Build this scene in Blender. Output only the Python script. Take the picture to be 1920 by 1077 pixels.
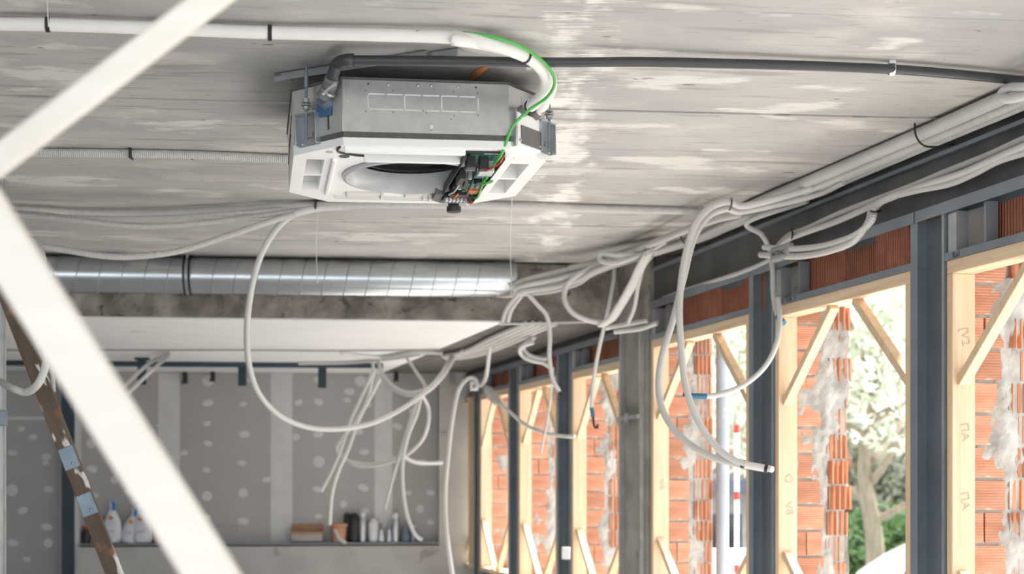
import bpy, math, random
from mathutils import Vector, Matrix, noise
from mathutils.geometry import tessellate_polygon
R = math.radians
random.seed(7)
sc = bpy.context.scene
col = sc.collection
for o in list(bpy.data.objects):
    bpy.data.objects.remove(o)

# ---------------------------------------------------------------- camera, sky, exposure
FPX, CX, HY, CZ = 2600.0, 960.0, 900.0, 1.5      # focal length in pixels, image centre, horizon row, eye height
cam_d = bpy.data.cameras.new('camera')
cam = bpy.data.objects.new('camera', cam_d); col.objects.link(cam)
cam.location = (0, 0, CZ); cam.rotation_euler = (R(90), 0, 0)
cam_d.sensor_width = 36; cam_d.lens = FPX / 1920 * 36
cam_d.shift_y = (HY - 538.5) / 1920
cam_d.clip_start = .05; cam_d.clip_end = 300
cam_d.dof.use_dof = True; cam_d.dof.focus_distance = 4.9; cam_d.dof.aperture_fstop = 2.8
sc.camera = cam

wd = bpy.data.worlds.new('overcast_sky'); sc.world = wd; wd.use_nodes = True
bg = wd.node_tree.nodes['Background']
bg.inputs[0].default_value = (.88, .95, 1.0, 1); bg.inputs[1].default_value = 1.0
sun_d = bpy.data.lights.new('sun', 'SUN'); sun_d.energy = 9; sun_d.angle = R(10); sun_d.color = (1, .965, .925)
sun = bpy.data.objects.new('sun', sun_d); col.objects.link(sun)
sun.rotation_euler = Vector((-.55, -.34, -.76)).to_track_quat('-Z', 'Y').to_euler()
sc.view_settings.view_transform = 'Standard'; sc.view_settings.look = 'None'
sc.view_settings.exposure = 1.40; sc.view_settings.gamma = 1.0
sc.view_settings.use_curve_mapping = False
sc.cycles.use_denoising = True
sc.cycles.sample_clamp_indirect = 8

# ---------------------------------------------------------------- geometry helpers (z = 0 at eye height while building)
CEIL, SLAB, FLOOR = 1.37, 1.01, -CZ
XS = .092                       # boards and beam run along (1, XS)
WX0, WK = 3.187, -.277          # right wall plane: X = WX0 + WK * Y
WN = math.hypot(1, WK)
WA = Vector((WK / WN, 1 / WN, 0)); WO = Vector((1 / WN, -WK / WN, 0))   # along the wall, outward
WROT = math.atan2(WA.y, WA.x)

def P(px, py, Y): return Vector(((px - CX) / FPX * Y, Y, (HY - py) / FPX * Y))
def PZ(px, py, z): return P(px, py, z * FPX / (HY - py))
def C(px, py, h=.03): return PZ(px, py, CEIL - h)
def WP(Y, off, z):              # point on the right wall at depth Y, off metres outward
    p = Vector((WX0 + WK * Y, Y, 0)) + WO * off; p.z = z; return p
def PW(px, py, inn=.03):        # pixel onto the wall plane moved inn metres inward
    k = WX0 - inn * WN
    Y = k * FPX / (px - CX - WK * FPX)
    return P(px, py, Y)

class MB:
    def __init__(s): s.v = []; s.f = []; s.uv = {}
    def add(s, vs, fs):
        b = len(s.v); s.v += [Vector(v) for v in vs]; s.f += [tuple(i + b for i in f) for f in fs]; return s
    def box(s, c, d, m=None):
        x, y, z = d[0] / 2, d[1] / 2, d[2] / 2
        vs = [Vector((a * x, b * y, e * z)) for e in (-1, 1) for b in (-1, 1) for a in (-1, 1)]
        if m: vs = [m @ v for v in vs]
        c = Vector(c)
        return s.add([v + c for v in vs], [(0, 2, 3, 1), (4, 5, 7, 6), (0, 1, 5, 4), (2, 6, 7, 3), (0, 4, 6, 2), (1, 3, 7, 5)])
    def bb(s, x0, x1, y0, y1, z0, z1):
        return s.box(((x0 + x1) / 2, (y0 + y1) / 2, (z0 + z1) / 2), (abs(x1 - x0), abs(y1 - y0), abs(z1 - z0)))
    def bar(s, a, b, w, h, up=(0, 0, 1)):
        a, b = Vector(a), Vector(b); d = (b - a); L = d.length; d.normalize()
        sd = d.cross(Vector(up)).normalized(); u = sd.cross(d)
        m = Matrix((d, sd, u)).transposed()
        return s.box((a + b) / 2, (L, w, h), m)
    def tube(s, pts, r, n=10, caps=True):
        pts = [Vector(p) for p in pts]; b = len(s.v); L = 0; N = len(pts)
        t = (pts[1] - pts[0]).normalized()
        u = t.cross(Vector((0, 0, 1)))
        if u.length < .05: u = t.cross(Vector((0, 1, 0)))
        u.normalize()
        for i, p in enumerate(pts):
            q = (pts[min(i + 1, N - 1)] - pts[max(i - 1, 0)]).normalized()
            u = (u - q * u.dot(q)).normalized(); w = q.cross(u)
            if i: L += (p - pts[i - 1]).length
            rr = r[i] if isinstance(r, (list, tuple)) else r
            for k in range(n):
                a = 2 * math.pi * k / n
                s.uv[len(s.v)] = (L, k / n)
                s.v.append(p + (u * math.cos(a) + w * math.sin(a)) * rr)
        for i in range(N - 1):
            for k in range(n):
                k2 = (k + 1) % n
                s.f.append((b + i * n + k, b + i * n + k2, b + (i + 1) * n + k2, b + (i + 1) * n + k))
        if caps:
            s.f.append(tuple(b + k for k in reversed(range(n)))); s.f.append(tuple(b + (N - 1) * n + k for k in range(n)))
        return s
    def lathe(s, prof, n=20, c=(0, 0, 0), m=None, sq=(1, 1), cap=True):
        b = len(s.v); c = Vector(c)
        for r, z in prof:
            for k in range(n):
                a = 2 * math.pi * k / n
                v = Vector((r * math.cos(a) * sq[0], r * math.sin(a) * sq[1], z))
                if m: v = m @ v
                s.v.append(v + c)
        for i in range(len(prof) - 1):
            for k in range(n):
                k2 = (k + 1) % n
                s.f.append((b + i * n + k, b + i * n + k2, b + (i + 1) * n + k2, b + (i + 1) * n + k))
        if cap and prof[0][0] > 1e-4: s.f.append(tuple(b + k for k in reversed(range(n))))
        if cap and prof[-1][0] > 1e-4: s.f.append(tuple(b + (len(prof) - 1) * n + k for k in range(n)))
        return s
    def prism(s, poly, z0, z1, m=None, holes=()):
        loops = [list(poly)] + [list(h) for h in holes]
        tri = tessellate_polygon([[Vector((p[0], p[1], 0)) for p in l] for l in loops])
        flat = [p for l in loops for p in l]; n = len(flat); b = len(s.v)
        for z in (z0, z1):
            for p in flat:
                v = Vector((p[0], p[1], z)); s.v.append(m @ v if m else v)
        for t in tri:
            s.f.append(tuple(b + i for i in t)); s.f.append(tuple(b + n + i for i in reversed(t)))
        k = 0
        for l in loops:
            for i in range(len(l)):
                j = (i + 1) % len(l)
                s.f.append((b + k + i, b + k + j, b + n + k + j, b + n + k + i))
            k += len(l)
        return s
    def sphere(s, c, r, n=10, sq=(1, 1, 1)):
        prof = [(max(1e-5, math.sin(math.pi * i / 6) * r), -math.cos(math.pi * i / 6) * r) for i in range(7)]
        return s.lathe(prof, n, c, Matrix.Diagonal(sq))
    def mesh(s, name, smooth=True):
        me = bpy.data.meshes.new(name); me.from_pydata(s.v, [], s.f)
        import bmesh
        bm = bmesh.new(); bm.from_mesh(me); bmesh.ops.recalc_face_normals(bm, faces=bm.faces); bm.to_mesh(me); bm.free()
        if s.uv:
            ul = me.uv_layers.new(name='uv')
            for l in me.loops: ul.data[l.index].uv = s.uv.get(l.vertex_index, (0, 0))
        if smooth:
            me.polygons.foreach_set('use_smooth', [True] * len(me.polygons)); me.set_sharp_from_angle(angle=R(38))
        return me
    def build(s, name, m, parent=None, bevel=0, smooth=True, label=None):
        me = s.mesh(name, smooth); me.materials.append(m)
        return link(name, me, parent, bevel, label)

def link(name, me, parent=None, bevel=0, label=None):
    o = bpy.data.objects.new(name, me); col.objects.link(o)
    if parent: o.parent = parent
    else: o.location.z = CZ
    if bevel:
        b = o.modifiers.new('bevel', 'BEVEL'); b.width = bevel; b.segments = 2; b.limit_method = 'ANGLE'
    if label: o['label'] = label
    return o
def tag(o, label=None, cat=None, group=None, kind=None):
    for k, v in (('label', label), ('category', cat), ('group', group), ('kind', kind)):
        if v: o[k] = v
    return o
def empty(name, loc=(0, 0, 0), rz=0, label=None, cat=None, group=None, kind=None, rx=0, ry=0):
    o = bpy.data.objects.new(name, None); col.objects.link(o); o.empty_display_size = .1
    o.location = Vector(loc) + Vector((0, 0, CZ)); o.rotation_euler = (rx, ry, rz)
    return tag(o, label, cat, group, kind)
def wempty(name, Y, label=None, cat=None, group=None, kind=None):   # local x along the wall (away), y inward, z up
    return empty(name, WP(Y, 0, FLOOR), WROT, label, cat, group, kind)
def wl(Y0, Y, off, z):          # wall point in the local frame of wempty(.., Y0)
    return Vector(((Y - Y0) * WN, -off, z - FLOOR))
def text_part(name, body, size, m, parent, loc, rot):
    cu = bpy.data.curves.new('lettering', 'FONT'); cu.body = body; cu.size = size; cu.align_x = 'CENTER'; cu.align_y = 'CENTER'; cu.extrude = .0004
    cu.resolution_u = 2
    t = bpy.data.objects.new('tmp', cu); col.objects.link(t)
    dg = bpy.context.evaluated_depsgraph_get(); me = bpy.data.meshes.new_from_object(t.evaluated_get(dg))
    bpy.data.objects.remove(t); me.materials.clear(); me.materials.append(m)
    o = link(name, me, parent); o.location = loc
    o.rotation_euler = rot
    return o
def spline(pts, n=8):
    pts = [Vector(p) for p in pts]
    if len(pts) < 3: return [pts[0].lerp(pts[-1], i / n) for i in range(n + 1)]
    e = [pts[0] * 2 - pts[1]] + pts + [pts[-1] * 2 - pts[-2]]; out = []
    for i in range(1, len(e) - 2):
        p0, p1, p2, p3 = e[i - 1:i + 3]
        for k in range(n):
            t = k / n; t2 = t * t; t3 = t2 * t
            out.append(.5 * (2 * p1 + (p2 - p0) * t + (2 * p0 - 5 * p1 + 4 * p2 - p3) * t2 + (3 * p1 - p0 - 3 * p2 + p3) * t3))
    return out + [pts[-1]]

# ---------------------------------------------------------------- materials
def mat(name, c1, c2=None, rough=.6, metal=0, scale=6, stretch=(1, 1, 1), detail=5, bump=0, bscale=None, bdist=.01, lo=.35, hi=.65, rnd=0, spots=None, ribs=None, trans=0):
    m = bpy.data.materials.new(name); m.use_nodes = True
    nt = m.node_tree; N = nt.nodes; L = nt.links; b = N['Principled BSDF']
    b.inputs['Roughness'].default_value = rough; b.inputs['Metallic'].default_value = metal
    tc = N.new('ShaderNodeTexCoord'); mp = N.new('ShaderNodeMapping'); mp.inputs['Scale'].default_value = stretch
    L.new(tc.outputs['Object'], mp.inputs[0])
    nz = N.new('ShaderNodeTexNoise'); nz.inputs['Scale'].default_value = scale; nz.inputs['Detail'].default_value = detail
    L.new(mp.outputs[0], nz.inputs['Vector'])
    rp = N.new('ShaderNodeValToRGB'); c2 = c2 or tuple(x * .82 for x in c1)
    rp.color_ramp.elements[0].position = lo; rp.color_ramp.elements[0].color = (*c2, 1)
    rp.color_ramp.elements[1].position = hi; rp.color_ramp.elements[1].color = (*c1, 1)
    L.new(nz.outputs[0], rp.inputs[0]); out = rp.outputs[0]
    if rnd:
        oi = N.new('ShaderNodeObjectInfo'); hs = N.new('ShaderNodeHueSaturation')
        mr = N.new('ShaderNodeMapRange'); mr.inputs[3].default_value = 1 - rnd; mr.inputs[4].default_value = 1 + rnd
        L.new(oi.outputs['Random'], mr.inputs[0]); L.new(mr.outputs[0], hs.inputs['Value']); L.new(out, hs.inputs['Color']); out = hs.outputs[0]
    for sp in spots or ():      # (colour, scale, threshold, softness, stretch)
        mp2 = N.new('ShaderNodeMapping'); mp2.inputs['Scale'].default_value = sp[4] if len(sp) > 4 else (1, 1, 1)
        mp2.inputs['Location'].default_value = (sp[1], 1.7, .3)
        L.new(tc.outputs['Object'], mp2.inputs[0])
        n2 = N.new('ShaderNodeTexNoise'); n2.inputs['Scale'].default_value = sp[1]; n2.inputs['Detail'].default_value = 6; L.new(mp2.outputs[0], n2.inputs['Vector'])
        mr = N.new('ShaderNodeMapRange'); mr.inputs[1].default_value = sp[2]; mr.inputs[2].default_value = sp[2] + sp[3]; L.new(n2.outputs[0], mr.inputs[0])
        mx = N.new('ShaderNodeMix'); mx.data_type = 'RGBA'; L.new(mr.outputs[0], mx.inputs[0]); L.new(out, mx.inputs[6]); mx.inputs[7].default_value = (*sp[0], 1); out = mx.outputs[2]
    L.new(out, b.inputs['Base Color'])
    nrm = None
    if bump:
        n3 = N.new('ShaderNodeTexNoise'); n3.inputs['Scale'].default_value = bscale or scale * 4; n3.inputs['Detail'].default_value = 6
        L.new(mp.outputs[0], n3.inputs['Vector'])
        bp = N.new('ShaderNodeBump'); bp.inputs['Strength'].default_value = bump; bp.inputs['Distance'].default_value = bdist
        L.new(n3.outputs[0], bp.inputs['Height']); nrm = bp
    if ribs:                    # (coordinate, axis, period, depth)
        wv = N.new('ShaderNodeTexWave'); wv.bands_direction = ribs[1]; wv.inputs['Scale'].default_value = math.pi / 10 / ribs[2]
        L.new(tc.outputs[ribs[0]], wv.inputs['Vector'])
        bp = N.new('ShaderNodeBump'); bp.inputs['Strength'].default_value = 1; bp.inputs['Distance'].default_value = ribs[3]
        L.new(wv.outputs[1], bp.inputs['Height'])
        if nrm: L.new(nrm.outputs[0], bp.inputs['Normal'])
        nrm = bp
    if nrm: L.new(nrm.outputs[0], b.inputs['Normal'])
    if trans: b.inputs['Transmission Weight'].default_value = trans
    return m

def ceiling_mat():
    m = mat('board_marked_concrete', (.57, .55, .525), (.40, .395, .39), .8, 0, 1.1, (.8, 1.7, 1), 10, .3, 16, .003, .3, .7, .07,
            [((.62, .59, .55), 2.6, .50, .22, (1, 1.6, 1)), ((.36, .345, .33), 3.0, .58, .10, (.7, 6, 1)), ((.69, .67, .635), 1.7, .57, .06, (1.2, 2.6, 1)),
             ((.44, .37, .29), 1.9, .64, .10, (1, 2, 1)), ((.20, .18, .16), 9, .70, .03, (.9, 2.4, 1)), ((.34, .32, .30), 14, .62, .08, (.5, 6, 1))])
    nt = m.node_tree; N = nt.nodes; L = nt.links; b = N['Principled BSDF']
    src = b.inputs['Base Color'].links[0].from_socket
    g = N.new('ShaderNodeNewGeometry'); sx = N.new('ShaderNodeSeparateXYZ'); L.new(g.outputs['Position'], sx.inputs[0])
    def mth(op, a, bb=None, c=None):
        n = N.new('ShaderNodeMath'); n.operation = op
        for i, x in enumerate((a, bb, c)):
            if x is None: continue
            if isinstance(x, (int, float)): n.inputs[i].default_value = x
            else: L.new(x, n.inputs[i])
        return n.outputs[0]
    # pale patches in a band across the boards, right of the unit
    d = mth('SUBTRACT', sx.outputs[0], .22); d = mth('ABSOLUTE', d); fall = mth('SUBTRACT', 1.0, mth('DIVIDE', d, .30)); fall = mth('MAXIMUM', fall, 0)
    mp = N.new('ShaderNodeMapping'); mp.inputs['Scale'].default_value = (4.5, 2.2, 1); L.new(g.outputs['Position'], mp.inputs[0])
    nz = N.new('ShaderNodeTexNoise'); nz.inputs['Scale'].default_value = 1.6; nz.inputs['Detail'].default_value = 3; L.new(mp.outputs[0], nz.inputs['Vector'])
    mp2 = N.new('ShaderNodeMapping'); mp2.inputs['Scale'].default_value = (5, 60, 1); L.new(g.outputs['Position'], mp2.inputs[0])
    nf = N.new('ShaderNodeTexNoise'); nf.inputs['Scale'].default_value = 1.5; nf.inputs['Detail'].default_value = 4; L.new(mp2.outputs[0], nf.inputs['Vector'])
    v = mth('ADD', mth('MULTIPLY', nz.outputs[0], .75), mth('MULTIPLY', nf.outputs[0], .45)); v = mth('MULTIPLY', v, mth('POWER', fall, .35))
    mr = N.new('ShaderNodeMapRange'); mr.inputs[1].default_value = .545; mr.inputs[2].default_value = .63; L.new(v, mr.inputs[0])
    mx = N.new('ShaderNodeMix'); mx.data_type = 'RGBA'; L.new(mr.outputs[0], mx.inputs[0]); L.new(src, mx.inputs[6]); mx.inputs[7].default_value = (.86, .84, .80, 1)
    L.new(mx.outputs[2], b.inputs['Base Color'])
    return m

M = {}
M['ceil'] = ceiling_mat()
M['joint'] = mat('dark_joint', (.13, .115, .095), (.05, .045, .04))
M['beam'] = mat('rough_concrete', (.40, .36, .32), (.17, .15, .13), .95, 0, 5, (1, 1, 1), 8, 1, 22, .02, spots=[((.10, .09, .08), 9, .62, .05), ((.42, .39, .36), 3, .6, .1)])
M['darkbeam'] = mat('dark_grey_beam_paint', (.115, .115, .115), (.075, .075, .075), .55, .0, 4, spots=[((.2, .19, .18), 6, .64, .1)])
M['column'] = mat('column_concrete', (.36, .34, .31), (.25, .235, .21), .9, 0, 5, (1, 1, 1), 7, .6, 14, .01, spots=[((.15, .14, .13), 8, .66, .05)])
M['darkconc'] = mat('bare_dark_concrete', (.17, .16, .15), (.11, .10, .095), .95, 0, 5, bump=.5)
M['white'] = mat('white_plaster', (.92, .915, .905), (.88, .875, .865), .85, 0, 2, bump=.15, bscale=8, spots=[((.60, .58, .55), 2.2, .70, .06)])
M['floor'] = mat('floor_screed', (.70, .695, .685), (.60, .595, .585), .8, 0, 2, bump=.2)
M['plaster'] = mat('grey_plaster', (.52, .51, .49), (.44, .43, .415), .9, 0, 3, bump=.3, bscale=12, spots=[((.33, .32, .30), 4.5, .62, .06)])
M['drywall'] = mat('grey_plasterboard', (.42, .41, .405), (.385, .375, .37), .85, 0, 1.5)
M['filler'] = mat('joint_filler', (.62, .62, .62), (.57, .57, .57), .85, 0, 6)
M['stud'] = mat('galvanised_stud', (.27, .305, .34), (.215, .245, .275), .42, .4, 5)
M['studlight'] = mat('bright_zinc', (.52, .54, .56), (.42, .44, .46), .38, .7, 12)
M['steelblue'] = mat('dark_blue_steel', (.035, .06, .085), (.025, .045, .065), .5, .2, 5)
M['pine'] = mat('planed_pine', (.75, .575, .39), (.64, .47, .30), .6, 0, 3, (14, 14, .7), 6, .1, 30, .003, spots=[((.52, .33, .18), 7, .74, .03, (1, 1, .6))])
M['pine_x'] = mat('planed_pine_rail', (.80, .62, .42), (.66, .48, .31), .6, 0, 3, (.7, 14, 14), 6, .1, 30, .003)
M['palewood'] = mat('pale_lumber', (.96, .90, .83), (.92, .85, .77), .6, 0, 2, (.8, 9, 9), 5)
M['brick'] = mat('hollow_brick', (.60, .285, .18), (.47, .20, .12), .85, 0, 7, (1, 1, 3), 6, .35, 30, .006, rnd=.22, ribs=('Object', 'Z', .011, .0016), spots=[((.62, .50, .42), 6, .66, .06)])
M['brickv'] = mat('ribbed_brick', (.56, .215, .13), (.43, .155, .095), .85, 0, 7, (3, 1, 1), 6, .3, 30, .005, rnd=.12, ribs=('Object', 'X', .018, .006))
M['brickh'] = mat('broken_hollow_brick', (.64, .29, .165), (.47, .19, .10), .85, 0, 9, (3, 3, .6), 6, .3, 30, .006, rnd=.15)
M['mortar'] = mat('cement_mortar', (.46, .435, .40), (.30, .28, .26), .95, 0, 9, (1, 1, 1), 8, .8, 40, .012)
M['galv'] = mat('galvanised_casing', (.68, .69, .69), (.61, .62, .625), .29, .85, 26, (1, 1, 1), 2)
M['duct'] = mat('spiral_duct_zinc', (.62, .645, .67), (.56, .585, .61), .26, .95, 8, (1, 1, 1), 3)
M['ductdark'] = mat('duct_seam', (.34, .36, .38), None, .4, .8)
M['pan'] = mat('white_foam_pan', (.94, .94, .935), (.91, .91, .905), .5, 0, 5)
M['cream'] = mat('cream_foam', (.80, .77, .72), (.74, .71, .66), .7, 0, 5)
M['bell'] = mat('grey_plastic_bellmouth', (.46, .47, .49), (.43, .44, .46), .28, 0, 5)
M['foam'] = mat('dark_grey_foam', (.13, .125, .12), (.11, .105, .10), .9, 0, 60, bump=.3)
M['foam2'] = mat('grey_insulation_panel', (.20, .19, .185), (.17, .165, .16), .9, 0, 80, bump=.3)
M['black'] = mat('black_plastic', (.025, .025, .027), None, .45)
M['dark'] = mat('dark_interior', (.04, .04, .045), None, .6)
M['pcb'] = mat('green_circuit_board', (.02, .16, .12), (.015, .11, .085), .4, 0, 40)
M['orange'] = mat('orange_component', (.75, .20, .04), None, .4)
M['copper'] = mat('copper', (.72, .40, .22), (.6, .3, .16), .35, .9, 12)
M['rust'] = mat('orange_sealant', (.75, .30, .12), (.6, .22, .09), .8, 0, 30)
M['blue'] = mat('blue_plastic', (.05, .14, .30), None, .4)
M['bluetape'] = mat('blue_tape', (.05, .19, .30), None, .5)
M['green'] = mat('green_earth_wire', (.10, .52, .10), (.08, .44, .08), .4)
M['red'] = mat('red_wire', (.6, .05, .04), None, .4)
M['pipe'] = mat('grey_drain_pipe', (.055, .058, .064), (.045, .048, .053), .38)
M['hose'] = mat('grey_hose', (.20, .195, .185), (.17, .165, .155), .6, ribs=('UV', 'X', .02, .001))
M['insul'] = mat('white_pipe_insulation', (.90, .875, .845), (.86, .835, .805), .75, 0, 10, bump=.5, bscale=14, bdist=.008)
M['cond'] = mat('grey_conduit', (.70, .685, .66), (.65, .635, .61), .5, 0, 3, ribs=('UV', 'X', .0085, .0024), rnd=.06)
M['smooth'] = mat('light_grey_conduit', (.65, .64, .62), (.60, .59, .575), .45, 0, 3, rnd=.10)
M['condw'] = mat('white_sleeve', (.80, .785, .76), None, .6)
M['tie'] = mat('black_cable_tie', (.02, .02, .02), None, .5)
M['tape'] = mat('silver_tape', (.34, .34, .34), None, .55)
M['ink'] = mat('marker_ink', (.02, .02, .03), None, .6)
M['pencil'] = mat('pencil_mark', (.52, .43, .34), None, .8)
M['brownwood'] = mat('paint_spattered_brown_wood', (.155, .105, .07), (.10, .068, .046), .65, 0, 4, (8, 8, .8), 6, .2, 20, .004,
                     spots=[((.74, .71, .68), 9, .585, .03, (1.6, 1, .5)), ((.33, .14, .07), 5, .62, .08)])
M['plate'] = mat('zinc_plate', (.26, .32, .38), (.20, .25, .30), .4, .5, 10)
M['bag'] = mat('white_paper_sack', (.74, .76, .80), (.62, .645, .70), .7, 0, 7, bump=.6, bscale=9, bdist=.02)
M['bagblue'] = mat('blue_print', (.02, .22, .62), None, .6)
M['card'] = mat('kraft_cardboard', (.44, .27, .17), (.37, .22, .14), .85, 0, 8)
M['boxgrey'] = mat('grey_box_face', (.42, .41, .39), None, .8)
M['terra'] = mat('salmon_tub', (.62, .34, .21), (.52, .27, .16), .7, 0, 6)
M['steel'] = mat('brushed_steel', (.55, .57, .62), (.45, .47, .52), .3, .8, 10)
M['whiteplastic'] = mat('white_plastic', (.80, .81, .84), None, .4)
M['bluegrey'] = mat('blue_grey_plastic', (.16, .19, .25), None, .4)
M['leaf'] = mat('pale_olive_leaves', (.66, .68, .58), (.46, .50, .37), .7, 0, 1.2)
M['hedge'] = mat('dark_hedge_leaves', (.13, .24, .07), (.07, .15, .04), .7, 0, 1.2)
M['bark'] = mat('tree_bark', (.40, .34, .26), (.27, .22, .165), .9, 0, 5, (4, 4, .7), 6, .6, 14, .03)
M['car'] = mat('white_car_paint', (.85, .86, .88), None, .25)
M['glass'] = mat('dark_car_glass', (.05, .07, .09), None, .1)
M['roof'] = mat('terracotta_roof', (.42, .20, .13), (.32, .15, .10), .85, 0, 3)
M['house'] = mat('pale_house_render', (.74, .72, .69), None, .9)
M['asphalt'] = mat('grey_gravel', (.24, .23, .22), (.18, .175, .165), .95, 0, 4)
M['downpipe'] = mat('grey_blue_downpipe', (.40, .43, .48), (.34, .37, .42), .45, .2, 5, spots=[((.75, .74, .72), 7, .68, .04)])
M['bag_clear'] = mat('milky_plastic', (.75, .73, .70), None, .25, trans=.35)

# ---------------------------------------------------------------- the setting
def cross(X, u): return Vector((X, u + XS * X, 0))          # point on a line parallel to the boards
CR = math.atan(XS)
m = MB().bb(-6.6, 4.6, -3.2, 14.6, FLOOR - .2, FLOOR)
tag(m.build('floor', M['floor']), 'pale cement floor of the unfinished room', 'floor', kind='structure')
# ceiling slab with a child for every board mark
ce = empty('ceiling', (0, 0, CEIL), CR, 'board-marked grey concrete ceiling in the front bay', 'ceiling', kind='structure')
def ceil_poly(u0, u1, z0, z1, mb):                          # strip in the rotated frame, clipped by the right wall
    ca, sa = math.cos(CR), math.sin(CR)
    def xr(v): return (WX0 + .30 + WK * (v / ca) + 0) / (ca + sa * WK * -1) if False else None
    k = WX0 + .02
    def lim(v):  # solve x*ca - v*sa = k + WK*(x*sa + v*ca)
        return (k + WK * v * ca + v * sa) / (ca - WK * sa)
    return mb.prism([(-6.7, u0), (lim(u0), u0), (lim(u1), u1), (-6.7, u1)], z0, z1)
ca0 = math.cos(CR)
ceil_poly(-3.0, 8.86 * ca0, .016, .22, MB()).build('slab', M['joint'], ce)
us = [3.99 - .57 * k for k in range(12, 0, -1)] + [3.99, 4.54, 5.11, 5.70, 6.24, 6.88, 7.46, 8.06, 8.72]
us = [u for u in us if u > -2.9]
for i in range(len(us) - 1):
    dz = random.uniform(-.004, .003)
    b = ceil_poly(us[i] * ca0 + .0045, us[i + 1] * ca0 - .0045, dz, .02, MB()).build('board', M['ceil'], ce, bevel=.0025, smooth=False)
# cross beam and rear slab
rot = Matrix.Rotation(CR, 3, 'Z')
def cross_box(mb, X0, X1, u0, u1, z0, z1):
    a = [cross(X0, u0), cross(X1, u0), cross(X1, u1), cross(X0, u1)]
    return mb.prism([(p.x, p.y) for p in a], z0, z1)
bx = empty('beam_cross', (0, 0, 0), 0, 'rough brown concrete cross beam behind the round duct', 'beam', kind='structure')
mb = MB(); nx, nz = 360, 20
for i in range(nx + 1):
    for k in range(nz + 1):
        X = -6.6 + 7.45 * i / nx; z = 1.012 + .36 * k / nz
        p = cross(X, 8.83); d = noise.fractal(Vector((X * 6, z * 6, 3)), 1, 2, 6) * .018 + .008
        mb.v.append(Vector((p.x, p.y - d, z)))
for i in range(nx):
    for k in range(nz):
        a = i * (nz + 1) + k; mb.f.append((a, a + nz + 1, a + nz + 2, a + 1))
mb.build('rough_face', M['beam'], bx)
cross_box(MB(), -6.6, .85, 8.86, 9.2, 1.012, 1.5).build('core', M['beam'], bx)
sl = empty('ceiling_rear', (0, 0, 0), 0, 'white plastered lower ceiling behind the beam', 'ceiling', kind='structure')
def wx(Y, inn): return WX0 + WK * Y - inn * WN
edge = .76
pa, pb = cross(-6.6, 8.856), cross(-6.6, 14.3)
ya = 8.856 + XS * wx(8.8, edge); yb = 14.3 + XS * wx(14.2, edge)
MB().prism([(pa.x, pa.y), (wx(ya, edge), ya), (wx(yb, edge), yb), (pb.x, pb.y)], SLAB - .004, SLAB + .2).build('plaster_field', M['white'], sl)
yc = 8.858 + XS * wx(8.8, -.3); yd = 14.3
MB().prism([(wx(ya, edge), ya), (wx(yc, -.3), yc), (wx(yd, -.3), yd), (wx(yb, edge), yb)], SLAB - .002, SLAB + .2).build('bare_strip', M['darkconc'], sl)
# rear wall: plastered dado with a ledge, plasterboard above
BU = 13.22                                     # u of the plasterboard face
bw = empty('wall_back', cross(0, BU), CR, 'rear wall of grey plasterboard with filler dabs over a plastered dado', 'wall', kind='structure')
def bl(px, py, dy=0):                          # pixel -> local (x, z) on the rear wall
    rx = (px - CX) / FPX
    Y = BU / (1 - XS * rx); p = P(px, py, Y)
    return (p.x / math.cos(CR), p.z)
def bbox(x0, y0, x1, y1, d0, d1):
    a, b2 = bl(x0, y1), bl(x1, y0)
    return MB().bb(a[0], b2[0], d0, d1, a[1], b2[1])
bbox(-380, 640, 900, 1250, .03, .25).build('wall_core', M['plaster'], bw)
seams = [-300, -95, 117]
for x0, x1 in ((-320, -95), (-95, 117), (152, 317), (317, 528), (528, 719), (719, 822)):
    bbox(x0 + .8, 676, x1 - .8, 1190 if x1 < 130 else 1020, 0, .03).build('plasterboard_panel', M['drywall'], bw)
for xc, w in ((317, 40), (528, 40), (719, 33)):
    bbox(xc - w / 2, 700, xc + w / 2, 1018, -.002, .002).build('joint_strip', M['filler'], bw)
bbox(8, 782, 118, 788, -.004, .002).build('joint_strip', M['filler'], bw)
bbox(113, 870, 120, 1180, -.004, .002).build('joint_strip', M['filler'], bw)
dab = MB().lathe([(1e-4, -.003), (.5, -.0028), (.85, -.0018), (1, 0)], 12, (0, 0, 0), Matrix.Rotation(R(-90), 3, 'X')).mesh('filler_patch'); dab.materials.append(M['filler'])
dab_pos = [(390, 714), (390, 756), (388, 795), (390, 832), (387, 882), (388, 931), (387, 972), (456, 758), (458, 815), (453, 869), (456, 925), (456, 978),
           (595, 712), (597, 754), (597, 815), (598, 866), (595, 918), (597, 969), (651, 751), (655, 735), (676, 715), (671, 810), (683, 848), (681, 915), (683, 958), (644, 946),
           (745, 800), (791, 868), (808, 924), (765, 925), (788, 955), (808, 980), (735, 860), (774, 772), (690, 760),
           (171, 832), (173, 880), (177, 930), (247, 763), (246, 921), (215, 900), (62, 820), (87, 857), (86, 868), (23, 850), (22, 920), (92, 918), (43, 958), (88, 989), (24, 1019), (90, 1019), (50, 1050), (40, 805),
           (470, 712), (560, 755), (555, 820), (345, 850), (300, 800), (270, 840), (500, 900)]
for q, (x, y) in enumerate(dab_pos):
    o = link('filler_patch', dab, bw); p = bl(x, y); o.location = (p[0], -.0005, p[1])
    a = random.uniform(.75, 1.2); o.scale = (.046 * a, 1, .030 * a if q % 5 else .046 * a); o.rotation_euler = (0, random.uniform(-.4, .4), 0)
bbox(152, 1022, 900, 1300, -.15, .03).build('plaster_dado', M['plaster'], bw)
bbox(822, 700, 900, 1022, -.15, .03).build('plaster_return', M['plaster'], bw)
bbox(152, 1016, 826, 1022, -.16, .01).build('ledge', M['stud'], bw, bevel=.004)
bbox(120, 600, 145, 1300, -.10, .0).build('steel_post', M['steelblue'], bw)
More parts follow.
